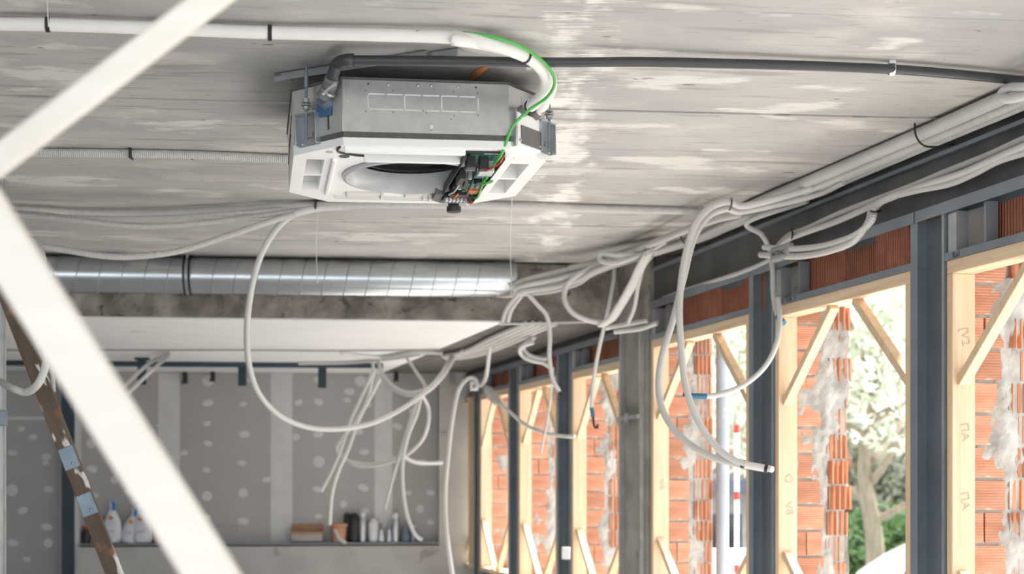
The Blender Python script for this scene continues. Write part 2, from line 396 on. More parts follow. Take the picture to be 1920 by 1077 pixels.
bbox(145, 690, 153, 1300, -.11, .0).build('post_edge', M['filler'], bw)

# left and front of the room (outside the view): solid left wall, front kept open to let daylight in
lw = empty('wall_left', (-6.6, 0, FLOOR), 0, 'plain plastered left wall of the room', 'wall', kind='structure')
MB().bb(-.2, 0, -3.2, 14, 0, 3.2).build('masonry', M['plaster'], lw)

# ---------------------------------------------------------------- right wall: brick skin, track, studs, wooden frames
OPEN = [(-2.6, -1.2), (-.6, .8), (1.4, 2.8), (3.2, 4.1), (4.28, 5.36), (5.61, 6.78), (7.064, 8.387), (8.91, 9.888), (10.23, 11.23), (11.51, 12.46), (12.85, 13.35)]  # first four openings are out of view, added to let daylight in
SILL = -.78
def top_of(Y): return .845 if Y < 8.6 else .765
rw = empty('wall_right', WP(0, 0, FLOOR), WROT, 'hollow brick outer wall with window openings and exposed reveals', 'wall', kind='structure')
def wbox(mb, Y0, Y1, o0, o1, z0, z1): return mb.bb(Y0 * WN, Y1 * WN, -o1, -o0, z0 - FLOOR, z1 - FLOOR)
O0, O1 = .065, .395
core = MB()
prev = -3.2
for i, (a, b2) in enumerate(OPEN + [(13.9, 13.9)]):
    wbox(core, prev + (.021 if i > 4 else 0), a, O0 + .012, O1 - .03, FLOOR, 1.05); prev = b2
    if b2 > a: wbox(core, a, b2, O0 + .012, O1 - .03, FLOOR, SILL - .02)
    if b2 > a: wbox(core, a, b2, O0 + .03, O1 - .03, top_of(a) + .03, 1.05)
core.build('mortar_core', M['mortar'], rw)
# facing bricks of the piers seen end-on, one object per brick
PITCH = .127
def brick_mesh(w, h, d, name, m, jag=0):
    mb = MB().bb(0, d, -w, 0, 0, h)
    if jag:
        for v in mb.v: v.x += random.uniform(-jag, jag) * .6; v.y += random.uniform(-jag, jag); v.z += random.uniform(-jag, jag) * .4
    me = mb.mesh(name, False); me.materials.append(m); return me
def hollow_mesh(w, h, d, name):                 # broken end with upright grooves
    n = 4; pr = []; y = 0
    xs = [i * w / (n * 3) for i in range(n * 3 + 1)]
    for i, q in enumerate(xs):
        pr.append((random.uniform(.016, .034) if i % 3 == 1 else random.uniform(-.006, .006), -q))
    pr += [(d, -w), (d, 0)]
    me = MB().prism(pr, 0, h).mesh(name, False); me.materials.append(M['brickh']); return me
inner_b = [brick_mesh(.165 + random.uniform(-.012, .02), .113, .1, 'brick', M['brick'], .003) for _ in range(6)]
half_b = [brick_mesh(.08, .113, .1, 'brick', M['brick'], .003) for _ in range(2)]
outer_b = [hollow_mesh(.115 + random.uniform(-.012, .016), .114, .1, 'hollow_brick') for _ in range(6)]
thin_b = [brick_mesh(.15, .05, .1, 'brick', M['brick'], .003) for _ in range(2)]
for i, (a, b2) in enumerate(OPEN):
    if i < 4: continue
    Yf = b2 + .012; z = SILL - .06 if i > 6 else SILL - .1; q = 0
    nc = 14
    while z < top_of(a) - .02:
        hh = min(.113, top_of(a) + .02 - z)
        if (i * 7 + q) % 6 == 3:
            for me, off in ((half_b[q % 2], O0), (half_b[(q + 1) % 2], O0 + .088)):
                o = link('brick', me, rw); o.location = (Yf * WN + random.uniform(-.005, .003), -off, z - FLOOR)
        else:
            o = link('brick', random.choice(inner_b), rw); o.location = (Yf * WN + random.uniform(-.006, .003), -O0, z - FLOOR)
        o = link('hollow_brick', random.choice(outer_b), rw); o.location = (Yf * WN + random.uniform(-.01, .012), -O0 - .20 - random.uniform(-.006, .008), z - FLOOR - (.03 if i % 2 else 0))
        z += PITCH; q += 1
    # lumpy mortar squeezed out between and over the bricks
    g = MB(); ny, nzz = 26, 96; sd = i * 13.7
    bias = {4: .10, 5: .06, 6: .0, 7: .02, 8: .03, 9: .0, 10: -.02}[i]
    for iy in range(ny + 1):
        for iz in range(nzz + 1):
            off = O0 + .01 + .318 * iy / ny; zz = SILL - .1 + (top_of(a) - SILL + .06) * iz / nzz
            n1 = noise.fractal(Vector((off * 6, zz * 3.4, sd)), 1, 2, 4); n2 = noise.fractal(Vector((off * 30, zz * 30, sd)), 1, 2, 3)
            ctr = math.exp(-((off - (O0 + .185)) / .055) ** 2)
            h = (n1 * .62 + ctr * .30 + bias - .30) * .065 + n2 * .013
            bed = abs(((zz - SILL + .06 + .007) / PITCH) % 1 - .0) 
            h = max(-.03, min(.034, h))
            if h > 0: h = h * .75
            e = 1 if 0 < iy < ny and 0 < iz < nzz else 0
            g.v.append(Vector((Yf * WN - h * e + .002 + (1 - e) * .03, -off, zz - FLOOR)))
    for iy in range(ny):
        for iz in range(nzz):
            k = iy * (nzz + 1) + iz
            if min(g.v[t].x for t in (k, k + 1, k + nzz + 1, k + nzz + 2)) < Yf * WN + .012:
                g.f.append((k, k + 1, k + nzz + 2, k + nzz + 1))
    o = g.build('mortar_smear', M['mortar'], rw); o['kind'] = 'stuff'
# ribbed bricks above the openings
rib = [brick_mesh(.05, .205, .262, 'brick', M['brickv'], .002) for _ in range(3)]
s = 3.9 * WN
while s < 13.6 * WN:
    o = link('brick', rib[int(s * 10) % 3], rw); o.location = (s, -.045 + random.uniform(-.006, .006), .86 - FLOOR - (.08 if s > 8.7 * WN else 0)); s += .27
# bricks of the parapet below the sills (mostly below the frame)
# beam over the wall, front bay and rear bay
wb = empty('beam_right', WP(0, 0, FLOOR), WROT, 'dark grey steel-faced beam along the top of the window wall', 'beam', kind='structure')
wbox(MB(), -3.2, 8.75, .0, .42, 1.075, 1.40).build('web', M['darkbeam'], wb)
wbox(MB(), -3.2, 8.6, -.022, .0, 1.262, 1.278).build('flange', M['stud'], wb)
wbox(MB(), 8.75, 14, .0, .42, .96, 1.2).build('rear_web', M['darkbeam'], wb)
cl = empty('column', WP(8.40, 0, FLOOR), WROT, 'bare concrete column under the cross beam between windows', 'column', kind='structure')
mb = MB().bb(.03, .50, -.40, .035, 0, 2.5); mb.build('shaft', M['column'], cl, bevel=.01)
MB().bb(.0, .52, -.4, .05, 2.44, 2.88).build('column_head', M['beam'], cl, bevel=.02)
# top tracks
def track(Y0, Y1, z, label, h=.045):
    t = wempty('metal_track', Y0, label, 'track', 'wall lining tracks')
    L = (Y1 - Y0) * WN; zz = z - FLOOR
    MB().bb(0, L, -.05, .035, zz - .003, zz).build('web', M['stud'], t)
    MB().bb(0, L, .033, .036, zz - h, zz).build('flange', M['stud'], t)
    MB().bb(0, L, -.05, -.047, zz - h, zz).build('flange', M['stud'], t)
    return t
track(3.3, 5.56, 1.073, 'dark zinc ceiling track above the nearest window opening at the right edge')
track(5.57, 7.03, 1.073, 'dark zinc top track above the window with the tree outside')
track(7.04, 8.38, 1.073, 'dark zinc top track above the window crossed by hanging conduits')
track(8.92, 13.4, .958, 'long dark zinc top track running over the far windows')
# studs
def stud(Y0, Y1, ztop, label, lips=True):
    t = wempty('metal_stud', Y0, label, 'stud', 'steel wall studs')
    L = (Y1 - Y0) * WN; h = ztop - FLOOR
    MB().bb(0, L, -.045, -.042, 0, h).build('web', M['stud'], t)
    MB().bb(L - .003, L, -.045, .03, 0, h).build('flange', M['stud'], t)
    MB().bb(0, .003, -.045, .03, 0, h).build('flange', M['stud'], t)
    MB().bb(.003, .016, .027, .03, 0, h).build('lip', M['studlight'], t)
    MB().bb(L - .05, L - .003, .027, .03, 0, h).build('lip', M['stud'], t)
    return t
stud(5.37, 5.60, 1.045, 'wide blue-grey steel stud left of the window at the right edge')
stud(6.79, 7.055, 1.045, 'wide blue-grey steel stud behind the taped conduit ends')
stud(9.90, 10.215, .93, 'blue-grey steel stud behind the dangling conduit with black tip')
stud(11.24, 11.50, .93, 'blue-grey steel stud right of the milky plastic wrap')
stud(12.50, 12.66, .93, 'thin steel stud under the white junction clamp')
for Y, lab in ((8.47, 'bright zinc channel on the near edge of the concrete column'), (8.80, 'bright zinc channel on the far edge of the concrete column')):
    t = wempty('zinc_channel', Y, lab, 'channel', 'channels on the column')
    MB().bb(0, .028, .034, .062, 0, 2.44).build('face', M['studlight'], t)
    MB().bb(.03, .036, .034, .055, 0, 2.44).build('flange', M['stud'], t)
t = wempty('clamp_plate', 8.5, 'short zinc clamp bridging the two column channels', 'bracket')
zq = (HY - 783) / FPX * 8.6 - FLOOR
MB().bb(-.02, .36, .06, .075, zq - .012, zq + .012).build('strap', M['studlight'], t)
MB().bb(.15, .18, .07, .09, zq - .03, zq + .03).build('bolt', M['studlight'], t)
# wooden frames with corner braces
names = {4: 'pale pine window frame at the right edge with heavily mortared bricks', 5: 'pale pine window frame with tree and white car outside',
         6: 'pale pine window frame crossed by two drooping grey conduits', 7: 'pine window frame just left of the concrete column',
         8: 'pine window frame between the two dark studs in mid distance', 9: 'pine window frame beneath the milky plastic wrap', 10: 'farthest pine window frame beside the rear wall corner'}
for i in range(4, 11):
    a, b2 = OPEN[i]; zt = top_of(a); t = wempty('window_frame', a, names[i], 'window frame', 'pine window frames')
    L = (b2 - a) * WN; T = zt - FLOOR; S = SILL - FLOOR; th = .038; y0, y1 = -.075, .025
    MB().bb(0, th, y0, y1, S, T - .052).build('jamb', M['pine'], t, bevel=.003)
    MB().bb(L - th, L, y0, y1, S, T - .052).build('jamb', M['pine'], t, bevel=.003)
    MB().bb(0, L, y0, y1, T - .052, T).build('head_rail', M['pine_x'], t, bevel=.003)
    MB().bb(0, L, y0, y1, S - .04, S).build('sill', M['pine_x'], t, bevel=.003)
    bl_ = min(.47, L * .40); ym = -.02 if i != 9 else .0
    for sx in (0, 1):
        for up in (1, 0):
            xa = th - .004 if sx == 0 else L - th + .004; xb = xa + (bl_ if sx == 0 else -bl_)
            za = (T - .052 - .42) if up else (S + .42); zb = (T - .055) if up else (S + .003)
            if i == 10 and up: continue
            MB().bar((xa, ym, za), (xb, ym, zb), .034, .046, (0, 1, 0)).build('corner_brace', M['pine'], t, bevel=.003)
    if i <= 9:
        zt2 = zt - FLOOR
        MB().bb(-.02, L + .01, .018, .028, zt2, zt2 + .030).bb(-.02, L + .01, -.06, .02, zt2, zt2 + .003).build('lintel_track', M['stud'], t)
        # short jack studs over the lintel
        H = (1.03 if i < 7 else .915) - FLOOR
        for xx, w in ((L - .06, .055), (L - .25, .012)):
            MB().bb(xx, xx + w, -.03, .022, zt2 + .002, H).build('jack_stud', M['studlight'] if w > .02 else M['stud'], t)
        MB().bb(L - .24, L - .06, -.035, -.03, zt2 + .002, H).build('board_offcut', M['column'], t)
    if i == 5:
        text_part('marker_note', 'OPO   TOR   U', .030, M['ink'], t, (L - .13, .0285, zt2 + .014), (R(90), 0, R(180)))
        for body, z, rz in (('V8', (HY - 955), 80), ('\u2302', (HY - 898), 0)):
            text_part('pencil_note', body, .06, M['pencil'], t, (L - th - .0012, -.03, z / FPX * 6.65 - FLOOR), (R(90), R(rz), R(-90)))
    if i == 4:
        text_part('marker_note', 'B,a1', .030, M['ink'], t, (L - .07, .0285, zt2 + .014), (R(90), 0, R(180)))
        for z in (630, 810, 940):
            text_part('pencil_note', '[V2' if z < 700 else '\u03a0A', .05, M['pencil'], t, (L - th - .0012, -.03, (HY - z) / FPX * 5.3 - FLOOR), (R(90), R(80), R(-90)))
    if i == 6:
        text_part('pencil_note', 'V6', .06, M['pencil'], t, (L - th - .0012, -.03, (HY - 910) / FPX * 8.3 - FLOOR), (R(90), R(80), R(-90)))

# ---------------------------------------------------------------- ceiling cassette air conditioner
UT = R(10.8)
ac = empty('air_conditioner', (-.277, 4.55, 1.092), UT, 'open ceiling cassette air conditioner of galvanised sheet with white underside', 'air conditioner', rx=R(-1.0), ry=R(-1.2))
HW, D, CH, HT = .43, .86, .155, .216
OCT = [(-HW + CH, 0), (HW - CH, 0), (HW, CH), (HW, D - CH), (HW - CH, D), (-HW + CH, D), (-HW, D - CH), (-HW, CH)]
def inset(poly, d):
    cx, cy = 0, D / 2
    return [(cx + (x - cx) * (1 - d / HW), cy + (y - cy) * (1 - d / (D / 2))) for x, y in poly]
# casing: one sheet per side
for i in range(8):
    a, b2 = OCT[i], OCT[(i + 1) % 8]; ia, ib = inset(OCT, .006)[i], inset(OCT, .006)[(i + 1) % 8]
    nm = 'side_panel' if i % 2 == 0 else 'corner_panel'
    MB().prism([a, b2, ib, ia], .034, HT).build(nm, M['galv'], ac, bevel=.0015)
MB().prism(inset(OCT, -.004), HT, HT + .006).build('top_plate', M['foam'], ac)
MB().prism(inset(OCT, .02), .15, .16).build('inner_deck', M['dark'], ac)
# dark foam seal round the rim
for i in (0, 1, 7):
    a, b2 = OCT[i], OCT[(i + 1) % 8]
    if i == 7: a = (-.345, .075)
    if i == 1: b2 = (.345, .075)
    n = Vector((b2[1] - a[1], -(b2[0] - a[0]))).normalized() * .004
    MB().prism([(a[0] + n.x, a[1] + n.y), (b2[0] + n.x, b2[1] + n.y), b2, a], .026, .044).build('foam_seal', M['foam'], ac)
# white underside with four outlets and the round inlet
def rect(x0, x1, y0, y1): return [(x0, y0), (x1, y0), (x1, y1), (x0, y1)]
CXU, CYU, CRU = 0.0, .395, .238
SL = [rect(-.255, .20, .04, .105), rect(-.25, .25, .765, .82), rect(-.385, -.325, .20, .66), rect(.315, .38, .20, .66)]
circ = [(CXU + CRU * math.cos(2 * math.pi * k / 40), CYU + CRU * math.sin(2 * math.pi * k / 40)) for k in range(40)]
MB().prism(OCT, 0, .034, None, SL + [circ]).build('drain_pan', M['pan'], ac, bevel=.003)
MB().prism(inset(OCT, .004), .030, .036, None, [circ]).build('pan_liner', M['pan'], ac) if False else None
for q, s_ in enumerate(SL):
    (x0, y0), (x1, y1) = s_[0], s_[2]
    w = .004; mm = M['cream'] if q == 1 else M['pan']
    MB().bb(x0 - w, x0, y0, y1, .03, .125).bb(x1, x1 + w, y0, y1, .03, .125).bb(x0, x1, y0 - w, y0, .03, .125).bb(x0, x1, y1, y1 + w, .03, .125).bb(x0 - w, x1 + w, y0 - w, y1 + w, .125, .13).build('air_outlet', mm, ac)
    if q > 1:
        for yy in (.43,): MB().bb(x0, x1, yy - .012, yy + .012, .002, .06).build('outlet_rib', M['pan'], ac)
        MB().prism([(0, .0), (.085, .0), (.0, .09)], x0 + .002, x1 - .002, Matrix(((0, 0, 1), (1, 0, 0), (0, 1, 0))).to_4x4() @ Matrix.Translation((y0 + .03, .035, 0))).build('outlet_baffle', M['pan'], ac) if False else None
# raised rims on the pan
def rim(pts, r, name='rim', m='pan'):
    MB().tube(spline([Vector((x, y, z)) for x, y, z in pts], 5), r, 8).build(name, M[m], ac)
MB().bb(-.27, .13, .022, .036, -.018, .004).build('outlet_lip', M['pan'], ac, bevel=.004)
MB().bb(-.20, .125, .108, .122, -.026, .002).build('outlet_lip', M['pan'], ac, bevel=.004)
MB().bb(-.26, .26, .744, .757, -.010, .004).build('outlet_lip', M['cream'], ac, bevel=.003)
MB().prism(rect(-.30, -.285, .18, .70), -.012, .004).build('outlet_lip', M['pan'], ac, bevel=.004)
MB().prism(rect(.268, .30, .06, .76), -.014, .004).build('outlet_lip', M['pan'], ac, bevel=.004)
for y0, x0, x1 in ((.70, -.22, -.09), (.70, .0, .07)):
    MB().bb(x0, x1, y0 - .025, y0 + .025, -.012, .002).build('foam_block', M['cream'], ac, bevel=.006)
for x, y in ((-.085, .695), (.075, .70), (.10, .71)):
    MB().bb(x - .006, x + .006, y - .02, y + .02, -.022, .0).build('clip', M['cream'], ac, bevel=.002)
for q, (x, y) in enumerate(((-.262, .145), (-.315, .09), (.30, .115))):
    MB().lathe([(.018 if q == 0 else .012, -.002), (.018 if q == 0 else .012, .003)], 18, (x, y, 0)).build('plug', M['foam'] if q == 0 else M['bell'], ac)
rim([(-.285, .012, -.003), (-.292, .04, -.006), (-.28, .075, -.006), (-.235, .105, -.005), (-.20, .112, -.006)], .004, 'cable_slot', 'black')
# bell mouth, throat and turbo fan
MB().lathe([(.252, -.002), (.250, -.012), (.240, -.014), (.226, -.004), (.212, .014), (.204, .034), (.201, .052), (.206, .052), (.22, .03), (.252, .0)], 48, (CXU, CYU, 0), cap=False).build('bell_mouth', M['bell'], ac)
fan = MB().lathe([(1e-4, .055), (.05, .06), (.07, .09), (.075, .14)], 28, (CXU, CYU, 0)).build('fan_hub', M['black'], ac)
for k in range(9):
    a = 2 * math.pi * k / 9
    pts = [(CXU + r * math.cos(a + r * 3), CYU + r * math.sin(a + r * 3)) for r in (.10, .13, .16, .185)]
    pts2 = [(x + .003 * math.cos(a), y + .003 * math.sin(a)) for x, y in reversed(pts)]
    MB().prism(pts + pts2, .085, .148).build('fan_blade', M['dark'], fan)
MB().lathe([(.197, .058), (.186, .060), (.186, .075), (.197, .078)], 40, (CXU, CYU, 0), cap=False).build('fan_ring', M['black'], fan)
# control box with board and wires
cb = MB(); x0, x1, y0, y1 = .135, .262, .09, .71
y0 = .035; cb.bb(x0, x1, y0, y1, .018, .022)
cb.bb(x0 - .003, x0, y0, y1, -.012, .022).bb(x1, x1 + .003, y0, y1, -.016, .022).bb(x0, x1, y0 - .003, y0, .004, .022)
cb_lip = MB(); cb_lip.prism([(x0 - .03, y1 - .12), (x0, y1 - .12), (x0, y1 - .01), (x1, y1 - .01), (x1, y1 + .0), (x1 - .02, y1 + .03), (x0 + .01, y1 + .03), (x0 - .03, y1 - .02)], -.012, .02)
box_ = cb.build('control_box', M['black'], ac); cb_lip.build('box_lip', M['foam2'], box_); MB().bb(x0, x1, y0, y1, .0145, .0178).build('box_floor', M['black'], box_)
MB().bb(x0 + .02, x1 - .004, y0 + .04, y1 - .04, .010, .014).build('circuit_board', M['pcb'], box_)
box_.location.z = -.012
comp_extra = [('relay', 'black', .16, .12, .03, .05, .04), ('relay', 'black', .205, .115, .03, .04, .045), ('heat_sink', 'black', .15, .27, .02, .10, .05), ('terminal_block', 'black', .19, .565, .07, .04, .035), ('connector', 'black', .225, .345, .02, .05, .04)]
def comp(nm, m_, x, y, sx, sy, sz, z=.012): MB().bb(x - sx / 2, x + sx / 2, y - sy / 2, y + sy / 2, z - sz, z).build(nm, M[m_], box_, bevel=.0015)
comp('terminal_block', 'black', .19, .64, .10, .07, .03)
for k in range(6): comp('terminal_screw', 'whiteplastic', .152 + k * .014, .635, .009, .03, .012, -.016)
comp('relay', 'pcb', .20, .40, .04, .09, .036); comp('relay', 'pcb', .215, .27, .03, .06, .03)
comp('transformer', 'whiteplastic', .225, .19, .05, .07, .04); comp('heat_sink', 'foam2', .17, .36, .03, .10, .04)
comp('coil', 'orange', .235, .52, .035, .05, .03); comp('coil', 'orange', .205, .50, .02, .03, .03)
comp('connector', 'whiteplastic', .175, .22, .03, .03, .02); comp('connector', 'tape', .16, .29, .025, .05, .022)
comp('connector', 'plate', .24, .42, .02, .09, .03); comp('connector', 'whiteplastic', .19, .33, .02, .02, .026); comp('chip', 'black', .17, .50, .035, .05, .02)
for ce_ in comp_extra: comp(*ce_)
for k in range(5):
    MB().lathe([(.008, 0), (.008, .034), (.003, .036)], 10, (.155 + .02 * (k % 3), .42 + .035 * k, .012), Matrix.Diagonal((1, 1, -1))).build('capacitor', M[('black', 'steel', 'pcb')[k % 3]], box_)
def wire(pts, m_, r=.0028): MB().tube(spline(pts, 6), r, 6).build('wire', M[m_], box_)
wire([(.165, .27, .0), (.16, .36, -.025), (.155, .46, -.03), (.15, .55, -.02), (.16, .60, -.012)], 'whiteplastic')
wire([(.17, .55, -.01), (.165, .52, -.035), (.175, .49, -.03), (.17, .58, -.03), (.165, .60, -.012)], 'orange')
wire([(.225, .62, -.012), (.235, .60, -.04), (.245, .62, -.035), (.24, .66, -.02)], 'red')
wire([(.215, .62, -.012), (.222, .60, -.042), (.235, .63, -.04), (.235, .66, -.02)], 'whiteplastic')
wire([(.25, .64, -.008), (.255, .55, -.03), (.25, .45, -.025), (.24, .32, -.025), (.235, .22, -.03)], 'green', .0045)
wire([(.245, .26, -.02), (.22, .24, -.05), (.24, .21, -.052), (.255, .24, -.04), (.23, .27, -.045)], 'green', .0045)
wire([(.20, .12, -.01), (.225, .10, -.03), (.25, .06, -.02), (.262, .03, -.002)], 'copper'); wire([(.18, .14, -.012), (.21, .105, -.034), (.245, .065, -.025), (.258, .03, -.004)], 'red')
wire([(.15, .20, .0), (.17, .28, -.03), (.175, .37, -.03), (.19, .44, -.02)], 'black', .004); wire([(.20, .30, -.02), (.19, .36, -.05), (.20, .45, -.045), (.21, .52, -.02)], 'black', .004)
MB().lathe([(.026, -.050), (.028, -.046), (.028, -.03), (.022, -.028), (.022, .005)], 20, (.20, .775, 0)).lathe([(.015, -.051), (.015, -.040)], 14, (.20, .775, 0)).build('cable_gland', M['black'], ac)
# near side: perforated knock-outs, screws, marks
fy = -.0015
for zz in (.170, .120):
    for k in range(6): MB().bb(-.19 + k * .06, -.19 + k * .06 + .052, fy, .001, zz - .0022, zz + .0022).build('knockout_slot', M['whiteplastic'], ac)
for xx in (-.192, -.072, .050, .172): MB().bb(xx - .002, xx + .002, fy, .001, .124, .166).build('knockout_slot', M['whiteplastic'], ac)
def screw(x, y, z, n, r=.0055, m_='studlight'):
    MB().sphere((x, y, z), r, 10).build('screw', M[m_], ac)
for x in (-.125, -.028, .016, .105): screw(x, -.001, .202, 0)
for x in (-.19, .165): screw(x, -.0005, .202, 0, .0035, 'black')
for x, z in ((-.20, .180), (-.11, .182), (.09, .185), (.17, .183), (-.2, .112), (-.11, .112), (.09, .106), (.17, .11), (.08, .094), (.012, .055), (-.01, .119), (-.004, .119), (-.002, .112)): screw(x, 0, z, 0, .0022, 'foam2')
screw(.012, -.002, .068, 0, .009, 'whiteplastic')
MB().bb(-.262, -.252, -.002, .001, .145, .2).build('pressed_rib', M['galv'], ac, bevel=.001)
MB().bb(.20, .212, -.002, .001, .112, .116).build('pressed_rib', M['galv'], ac)
# left side louvre slits
for k in range(2):
    MB().bar((-HW - .001, .22 + k * .12, .15 - k * .03), (-HW - .001, .52 + k * .12, .12 - k * .03), .003, .003).build('side_slit', M['black'], ac)
# corner hanging brackets
def bracket(cx, cy, ang):
    mm = Matrix.Translation((cx, cy, 0)) @ Matrix.Rotation(ang, 4, 'Z')     # local -y points out of the casing
    def bx_(x0, x1, y0, y1, z0, z1, nm, m_='studlight', bev=.0012):
        mb = MB().bb(x0, x1, y0, y1, z0, z1); mb.v = [mm @ v for v in mb.v]; return mb.build(nm, M[m_], ac, bevel=bev)
    p = bx_(-.045, .045, -.004, .001, .02, .125, 'hanging_bracket')
    bx_(-.045, .045, -.034, .0, .121, .125, 'bracket_shelf'); bx_(-.045, -.042, -.03, .0, .02, .125, 'bracket_flange'); bx_(.042, .045, -.03, .0, .02, .125, 'bracket_flange')
    for k in (-.035, .035):
        v = mm @ Vector((k, -.006, .03)); MB().sphere(v, .006, 8).build('screw', M['studlight'], ac)
    bx_(-.015, .012, -.006, -.003, .045, .048, 'bracket_slot', 'foam2', 0); bx_(.010, .013, -.006, -.003, .045, .066, 'bracket_slot', 'foam2', 0)
bracket(-.372, .102, R(-45)); bracket(.412, .128, R(45)); bracket(-.375, D - .105, R(-135)); bracket(.375, D - .105, R(135))
MB().bb(-.004, .004, -.003, .001, .06, .125).build('slit', M['black'], ac).location = (-.318, .044, 0)
# pipe connection cover on the near right corner
mm = Matrix.Translation((.326, .056, 0)) @ Matrix.Rotation(R(45), 4, 'Z')
def cov(x0, x1, y0, y1, z0, z1, nm, m_, par=ac, bev=.003):
    mb = MB().bb(x0, x1, y0, y1, z0, z1); mb.v = [mm @ v for v in mb.v]; return mb.build(nm, M[m_], par, bevel=bev)
cov(-.062, .075, -.030, .004, .012, .125, 'pipe_cover', 'pan')
cov(-.048, .066, -.034, -.028, .020, .082, 'insulation_pad', 'foam2'); cov(-.066, -.058, -.026, .004, .01, .135, 'cover_flange', 'galv'); cov(.0, .004, -.006, .0, .135, .19, 'pressed_rib', 'galv')
for x in (-.056, .060):
    v = mm @ Vector((x, -.034, .03)); MB().sphere(v, .005, 8).build('screw', M['studlight'], ac)
def cyl(a, b2, r, nm, m_, par=ac, n=14): return MB().tube([a, b2], r, n).build(nm, M[m_], par)
V = lambda x, y, z: mm @ Vector((x, y, z))
stub1 = (V(-.030, -.02, .128), V(-.018, -.062, .160)); stub2 = (V(.042, -.02, .135), V(.05, -.062, .165))
for st, r in ((stub1, .013), (stub2, .016)):
    d = (st[1] - st[0])
    cyl(st[0], st[0] + d * .35, r * 1.45, 'pipe_grommet', 'foam2'); cyl(st[0] + d * .3, st[1], r, 'flare_nut', 'copper', n=6); cyl(st[0] + d * .25, st[0] + d * .5, r * 1.15, 'collar', 'whiteplastic')
# drain spigot on the near left corner
sp = Vector((-.325, .045, .148))
cyl(sp + Vector((.02, .02, -.01)), sp + Vector((-.012, -.014, .008)), .024, 'drain_spigot', 'bluegrey')
MB().prism([(-.03, -.034), (.03, -.034), (.03, .03), (-.03, .03)], -.003, .003, Matrix.Translation((-.332, .050, .140)) @ Matrix.Rotation(R(-45), 4, 'Z') @ Matrix.Rotation(R(90), 4, 'X')).build('spigot_flange', M['blue'], ac, bevel=.003)
ACM = Matrix.Translation((-.277, 4.55, 1.092)) @ Matrix.Rotation(UT, 4, 'Z') @ Matrix.Rotation(R(-1.2), 4, 'Y') @ Matrix.Rotation(R(-1.0), 4, 'X')
def U(x, y, z): return ACM @ Vector((x, y, z))

# ceiling struts and threaded rods
def strut(a, b2, label, w=.045):
    a, b2 = Vector(a), Vector(b2); d = (b2 - a).normalized(); L = (b2 - a).length
    o = empty('ceiling_strut', (a.x, a.y, CEIL), math.atan2(d.y, d.x), label, 'bracket', 'galvanised ceiling struts')
    MB().bb(0, L, -w / 2, w / 2, -.005, -.002).build('flange', M['studlight'], o)
    MB().bb(0, L, -w / 2, -w / 2 + .003, -.028, -.002).build('web', M['studlight'], o)
    MB().bb(0, .03, -w / 2, w / 2 + .02, -.012, -.005).build('end_tab', M['studlight'], o)
    for k in range(1, int(L / .14)): MB().bb(k * .14, k * .14 + .05, w / 2, w / 2 + .014, -.009, -.003).build('tab', M['studlight'], o)
    return o
strut((-.79, 4.69, 0), (-.265, 4.43, 0), 'galvanised strut on the ceiling behind the black pipe elbow')
strut((-.36, 4.50, 0), (-.165, 4.40, 0), 'short dark galvanised strut above the straight black pipe', .035)
def rod(x, y, label, zb=.03):
    p = U(x, y, 0); o = empty('threaded_rod', (p.x, p.y, p.z + zb), 0, label, 'rod', 'hanging rods of the air conditioner')
    L = CEIL - p.z - zb - .004
    MB().tube([(0, 0, 0), (0, 0, L)], .0048, 10).build('shank', M['plate'], o)
    for z in (.105, .130): MB().lathe([(.011, z), (.011, z + .010)], 6).build('nut', M['studlight'], o)
    MB().lathe([(.017, .117), (.017, .120)], 16).lathe([(.015, .127), (.015, .129)], 16).build('washer', M['studlight'], o)
    MB().lathe([(.008, L - .075), (.008, L - .03)], 6).build('coupling_nut', M['plate'], o)
rod(-.391, .083, 'threaded rod holding the near left corner of the air conditioner')
rod(.432, .108, 'threaded rod holding the near right corner of the air conditioner')
rod(-.392, D - .088, 'threaded rod at the hidden far left corner of the air conditioner')
rod(.392, D - .088, 'threaded rod at the hidden far right corner of the air conditioner')

# ---------------------------------------------------------------- pipes on the ceiling
def conduit(name, label, pts, r, m_, cat='conduit', group=None, n=8, sides=10):
    if name == 'beam_conduit': pts = [wp_in(pts[0], 1.6), wp_in(pts[0], .7)] + list(pts)      # runs on towards the camera, out of view
    o = MB().tube(spline(pts, n), r, sides).build(name, M[m_])
    return tag(o, label, cat, group)
def wp_in(p, d): return Vector(p) - WA * d
# white insulated refrigerant pair
ip = empty('insulated_pipe', C(400, 60, .04), 0, 'white insulated refrigerant pipe curving down into the air conditioner', 'pipe')
base = ip.location - Vector((0, 0, CZ))
e1, e2 = U(*stub1[1]), U(*stub2[1])
A = [C(-1100, 20, .03), C(-600, 32, .03), C(-60, 44, .03), C(90, 46, .03), C(300, 53, .03), C(500, 61, .03), C(700, 65, .032), C(858, 71, .034), P(930, 86, 4.22), P(985, 106, 4.30), P(1014, 128, 4.38), P(1024, 152, 4.47), P(1014, 180, 4.56), P(995, 200, 4.62), e1]
B = [C(845, 73, .05), P(920, 85, 4.24), P(982, 104, 4.33), P(1020, 128, 4.42), P(1034, 155, 4.50), P(1027, 182, 4.58), P(1014, 200, 4.63), e2]
def loc(pts): return [Vector(p) - base for p in pts]
MB().tube(spline(loc(A), 10), .0195, 14).build('insulation_sleeve', M['insul'], ip)
MB().tube(spline(loc(B), 10), [.008] + [.019] * (10 * (len(B) - 1)), 14).build('insulation_sleeve', M['insul'], ip)
MB().tube(spline(loc([C(846, 71, .036), C(858, 72, .036), C(868, 74, .037)]), 4), .0225, 14).build('sleeve_joint', M['insul'], ip)
